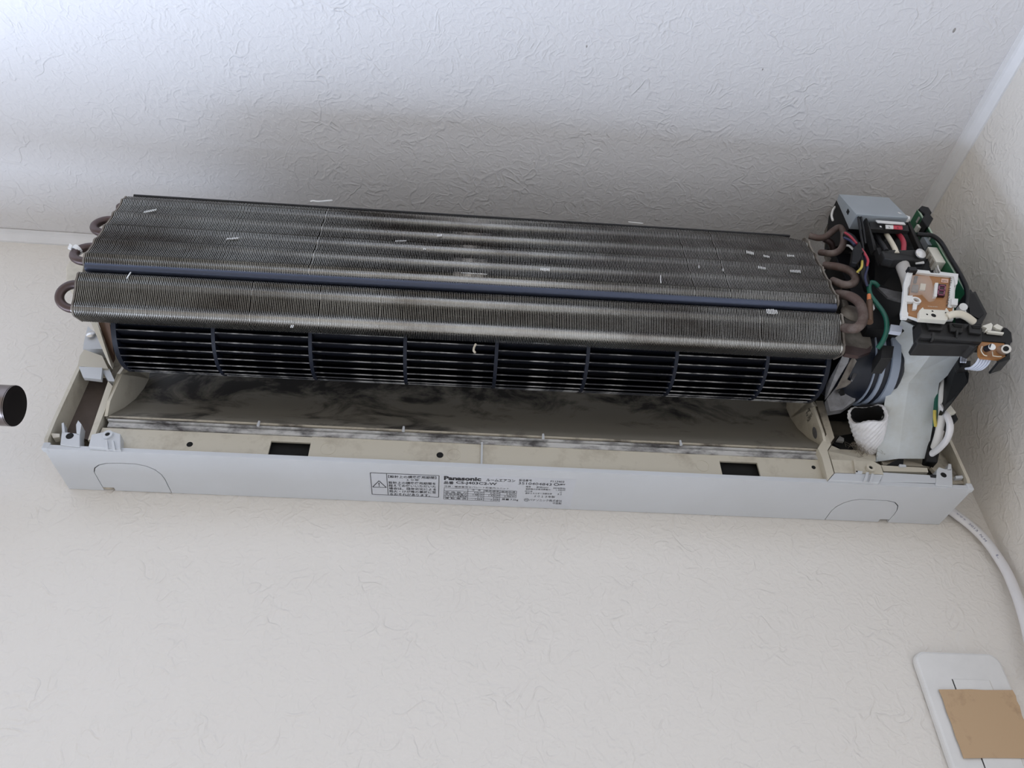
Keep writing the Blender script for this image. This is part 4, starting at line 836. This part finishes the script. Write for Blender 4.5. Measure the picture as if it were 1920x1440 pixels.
MB().tube([(0.7779, -0.112, 0.084), (0.7739, -0.108, 0.0712), (0.7706, -0.104, 0.0587), (0.7692, -0.098, 0.0481), (0.7686, -0.085, 0.0371), (0.771, -0.07, 0.0335)], .0036, 10).build('side_wire', 'white_wire', hb, smooth=True)
MB().tube([(0.7694, -0.102, 0.0541), (0.7686, -0.104, 0.0433), (0.7684, -0.102, 0.033), (0.7692, -0.092, 0.0277), (0.7695, -0.078, 0.0275), (0.7682, -0.068, 0.0288)], .0, 12, 6, flat=(.0050, .0028)).build('mains_cord', 'white_cable', AC, smooth=True)
plate('cord_sleeve', [(0.7698, -0.08, 0.0532), (0.774, -0.08, 0.0522), (0.7741, -0.068, 0.0351), (0.7796, -0.064, 0.0347), (0.7756, -0.06, 0.0243), (0.7663, -0.058, 0.0264)], (0, .010, 0), 'black', AC, bevel=.001)

# ---- printed labels on the bottom panel
DN = -0.00015
lab1 = MB().prism([(u, y, pw(u, y) - .0001) for u, y in ((.2648, -.0445), (.3255, -.0452), (.3258, -.0078), (.2645, -.0078))], (0, 0, .0002)).build('warning_label', 'label', chassis)
lab2 = MB().prism([(u, y, pw(u, y) - .0001) for u, y in ((.3275, -.0475), (.4445, -.0490), (.4450, -.0015), (.3270, -.0030))], (0, 0, .0002)).build('rating_label', 'label', chassis)
LA, LB, LC = (0.2611, -0.0645, 0), (0.4403, -0.0771, 0), (0.254, 0.0396, 0)
LD = (0.4549, 0.0258, 0)
def LABEL(X, Y, d=-.00025):
    s, t = X / 1920.0, Y / 576.0
    # projective interpolation between the four label corners
    p = H_map(s, t)
    return Vector((p[0], p[1], pw(p[0], p[1]) + d))
def solve_h(src, dst):
    A = []
    for (x, y), (X, Y) in zip(src, dst):
        A.append([x, y, 1, 0, 0, 0, -X * x, -X * y, X]); A.append([0, 0, 0, x, y, 1, -Y * x, -Y * y, Y])
    n = 8
    for i in range(n):
        pvt = max(range(i, n), key=lambda r: abs(A[r][i])); A[i], A[pvt] = A[pvt], A[i]
        for r in range(n):
            if r != i:
                f = A[r][i] / A[i][i]
                A[r] = [a - f * b for a, b in zip(A[r], A[i])]
    return [A[i][8] / A[i][i] for i in range(n)]
HH = solve_h([(0, 0), (1, 0), (0, 1), (1, 1)], [LA[:2], LB[:2], LC[:2], LD[:2]])
def H_map(s, t):
    w = HH[6] * s + HH[7] * t + 1
    return ((HH[0] * s + HH[1] * t + HH[2]) / w, (HH[3] * s + HH[4] * t + HH[5]) / w)
ink1, ink2 = MB(), MB()
UPV = (0, -1, 0)
def line(mb, x0, y0, x1, y1, wd=.00022):
    a, b = LABEL(x0, y0), LABEL(x1, y1); d = (b - a).normalized(); n = Vector((-d.y, d.x, 0)) * wd
    mb.add([a - n, b - n, b + n, a + n], [(0, 1, 2, 3)])
def text(mb, txt, x0, y0, x1, y1, h, bold=0.0):
    a, b = LABEL(x0, y0), LABEL(x1, y1)
    hh = (LABEL(x0, y0 - h) - a).length
    text_mesh(mb, txt, a, b, UPV, hh, 0, bold)
for q in ((70, 118, 688, 142), (688, 142, 684, 336), (684, 336, 88, 312), (88, 312, 70, 118), (216, 124, 232, 318)): line(ink1, *q, wd=.00028)
for q in ((92, 246, 148, 190), (148, 190, 215, 250), (215, 250, 92, 246)): line(ink1, *q, wd=.00038)
text(ink1, '!', 146, 240, 156, 240, 34, .03)
for t, x0, y0, x1, y1, h in (('【設計上の標準使用期間】', 232, 163, 664, 173, 24), ('１０年', 395, 188, 508, 192, 19),
        ('設計上の標準使用期間を', 235, 216, 660, 226, 22), ('超えてお使いいただいた', 236, 242, 660, 252, 22),
        ('場合は、経年劣化による', 238, 268, 662, 278, 22), ('発火・けが等の事故に至', 240, 294, 662, 304, 22), ('るおそれがあります。', 246, 318, 608, 330, 21)):
    text(ink1, t, x0, y0, x1, y1, h, .012)
ink1.build('warning_print', 'ink', lab1)
text(ink2, 'Panasonic', 732, 180, 1065, 190, 36, .045)
for t, x0, y0, x1, y1, h, b in (('ルームエアコン', 1112, 190, 1370, 198, 24, .02), ('製造番号', 1405, 190, 1520, 192, 20, .0), ('F113403', 1688, 197, 1810, 201, 16, .0),
        ('品番', 732, 216, 820, 219, 26, .02), ('CS-J403C2-W', 840, 220, 1205, 232, 29, .02), ('3510404843', 1400, 217, 1697, 229, 22, .0),
        ('冷房・暖房兼用セパレート形室内ユニット', 735, 244, 1315, 263, 15, .0), ('質量 7.5kg', 1250, 362, 1398, 368, 20, .01),
        ('電源', 1468, 245, 1510, 246, 14, 0), ('単相200V', 1560, 249, 1670, 252, 14, 0), ('50/60Hz', 1712, 256, 1822, 260, 14, 0),
        ('電動機の定格消費電力', 1466, 265, 1685, 271, 14, 0), ('1,390W', 1738, 275, 1822, 277, 13, 0), ('区分名', 1460, 284, 1525, 286, 13, 0), ('ロ', 1772, 292, 1788, 293, 11, 0),
        ('通年エネルギー消費効率', 1460, 303, 1700, 309, 14, 0), ('5.2', 1752, 311, 1788, 312, 13, 0), ('２０１３年製', 1540, 332, 1727, 339, 19, 0),
        ('パナソニック株式会社', 1497, 366, 1790, 376, 20, .0), ('中国製', 1708, 394, 1785, 397, 17, .0), ('PS', 1461, 362, 1484, 363, 12, 0), ('JET', 1765, 225, 1822, 228, 15, .03)):
    text(ink2, t, x0, y0, x1, y1, h, b)
def ring(mb, cx, cy, rx, ry, wd=.0002, n=24):
    for i in range(n):
        a, b = 2 * PI * i / n, 2 * PI * (i + 1) / n
        line(mb, cx + rx * math.cos(a), cy + ry * math.sin(a), cx + rx * math.cos(b), cy + ry * math.sin(b), wd)
ring(ink2, 1473, 356, 20, 13); ring(ink2, 1742, 217, 20, 10, .00035)
for q in ((735, 250, 1385, 278), (734, 275, 948, 281), (948, 281, 1383, 297), (733, 296, 1382, 318), (732, 316, 1380, 338), (731, 334, 1232, 354), (730, 352, 1230, 372),
          (735, 250, 730, 352), (948, 258, 944, 362), (1092, 266, 1088, 367), (1238, 271, 1230, 372), (1385, 278, 1378, 338)): line(ink2, *q, wd=.00017)
for t, x0, y0, x1, y1 in (('冷　房', 982, 276, 1062, 279), ('暖房標準', 1100, 283, 1228, 288), ('暖房低温', 1246, 290, 1372, 294),
        ('定 格 能 力', 742, 294, 938, 300), ('定格消費電力', 742, 313, 938, 320), ('エネルギー消費効率', 738, 332, 938, 338), ('運 転 電 流', 740, 349, 932, 356),
        ('4.0kW', 1000, 300, 1084, 303), ('5.0kW', 1148, 306, 1230, 308), ('5.3kW', 1292, 311, 1374, 314), ('1.48kW', 992, 319, 1084, 322), ('1.43kW', 1134, 325, 1228, 328), ('2.36kW', 1272, 331, 1370, 334),
        ('2.70', 1030, 339, 1080, 341), ('3.50', 1172, 345, 1222, 347), ('7.66A', 1008, 358, 1078, 360), ('7.50A', 1150, 364, 1222, 366)):
    text(ink2, t, x0, y0, x1, y1, 14)
ink2.build('rating_print', 'ink', lab2)

# ------------------------------------------------------------------ things of their own
# white cord on the wall
cp = [(0.4541, -0.006, 2.0909), (0.4643, -0.006, 2.0802), (0.4767, -0.006, 2.0652), (0.4848, -0.007, 2.0476), (0.4887, -0.009, 2.0213), (0.4871, -0.011, 1.9991), (0.4832, -0.013, 1.9768), (0.4773, -0.014, 1.9518), (0.4683, -0.014, 1.9205)]
cord = MB().tube(cp, 0, 14, 8, flat=(.0048, .0034), up=(0, -1, 0)).build('power_cord', 'white_cable', smooth=True)
tag(cord, 'white flat power cord curving down the wall at the right corner', 'cord')
tm = MB()
for t, q in (('ヤザキ', [(0.4651, -0.0096, 2.0763), (0.4714, -0.0096, 2.0685)]), ('2013', [(0.4733, -0.0097, 2.0657), (0.4781, -0.0098, 2.0573)]), ('N.M', [(0.4792, -0.0099, 2.054), (0.4817, -0.0101, 2.0468)]), ('L', [(0.4845, -0.0122, 2.0321), (0.4852, -0.0124, 2.0283)])):
    a, b = V(q[0]), V(q[1]); d = (b - a).normalized(); up = Vector((-d.z, 0, d.x)); up = up if up.z > 0 else -up
    text_mesh(tm, t, a - up * .0012, b - up * .0012, up, .0024)
tm.build('cord_print', 'ink_blue', cord)

# wall outlet with a strip of kraft tape over it
def rrect(x0, x1, z0, z1, r, y, n=6):
    out = []
    for cx, cz, a0 in ((x1 - r, z1 - r, 0), (x0 + r, z1 - r, 90), (x0 + r, z0 + r, 180), (x1 - r, z0 + r, 270)):
        for i in range(n + 1):
            a = math.radians(a0 + 90 * i / n); out.append((cx + r * math.cos(a), y, cz + r * math.sin(a)))
    return out
out = MB().prism(rrect(0.3765, 0.4500, 1.822, 1.9420, .010, -.0072), (0, .0072, 0)).build('wall_outlet', 'outlet', bevel=.0022)
out['label'] = 'white rounded wall outlet plate half hidden by brown tape'; out['category'] = 'outlet'
MB().box(0.4020, 0.4325, -.0080, -.0070, 1.8440, 1.9192).build('socket_insert', 'outlet', out, bevel=.0004)
MB().box(0.4012, 0.4019, -.0074, -.0071, 1.8440, 1.9192).build('insert_gap', 'black_soft', out)
MB().box(0.4326, 0.4330, -.0074, -.0071, 1.8440, 1.9192).build('insert_gap', 'beige', out)
tpts = [(.3862, 1.9100), (.3990, 1.9104), (.4130, 1.9110), (.4250, 1.9108), (.4480, 1.9116), (.4487, 1.9070), (.4478, 1.9030), (.4484, 1.8990), (.4470, 1.8920), (.4474, 1.8860),
        (.4462, 1.8780), (.4468, 1.8700), (.4460, 1.8604), (.4250, 1.8602), (.4050, 1.8598), (.3866, 1.8590), (.3868, 1.8680), (.3862, 1.8750), (.3868, 1.8840), (.3862, 1.8930), (.3868, 1.9020)]
tape = MB().prism([(x, -.0089, z) for x, z in tpts], (0, .0005, 0)).build('packing_tape', 'tape')
tag(tape, 'torn strip of brown kraft tape stuck across the wall outlet', 'tape')

# curtain rod end at the left
c = V((-0.3588, -0.1, 2.0757)); RR = .0164
rod = MB().cyl((c.x - 1.1, c.y, c.z), (c.x, c.y, c.z), RR, n=40, cap=False).build('curtain_rod', 'rod', smooth=True)
tag(rod, 'dark bronze curtain rod end poking in at the left edge', 'curtain rod')
MB().lathe((c.x - .001, c.y, c.z), (1, 0, 0), [(0, RR + .0001), (.0012, RR - .0002), (.0016, RR - .0012), (.0016, .0001)], 40).build('end_cap', 'rod_cap', rod, smooth=True)
MB().box(c.x - .62, c.x - .60, -0.1, 0.0, c.z - .03, c.z - .018).build('wall_bracket', 'rod', rod)

# slivers lying on the top edge of the coil
sv = MB().tube([(0.1891, -0.15, 0.2343), (0.1919, -0.15, 0.2355), (0.1965, -0.15, 0.2351), (0.2079, -0.146, 0.2436)], .0010, 8).build('plastic_sliver', 'white', None, smooth=True)
tag(sv, 'longer white plastic sliver lying on the coil top towards the left', 'sliver')
sv2 = MB().tube([(0.4956, -0.15, 0.2331), (0.503, -0.15, 0.2325), (0.5098, -0.15, 0.2319)], .0006, 6).build('plastic_sliver', 'white', None, smooth=True)
tag(sv2, 'short white plastic sliver on the coil top right of the middle', 'sliver')
for s_ in (sv, sv2):
    s_.location = AC.location; s_.rotation_euler = AC.rotation_euler
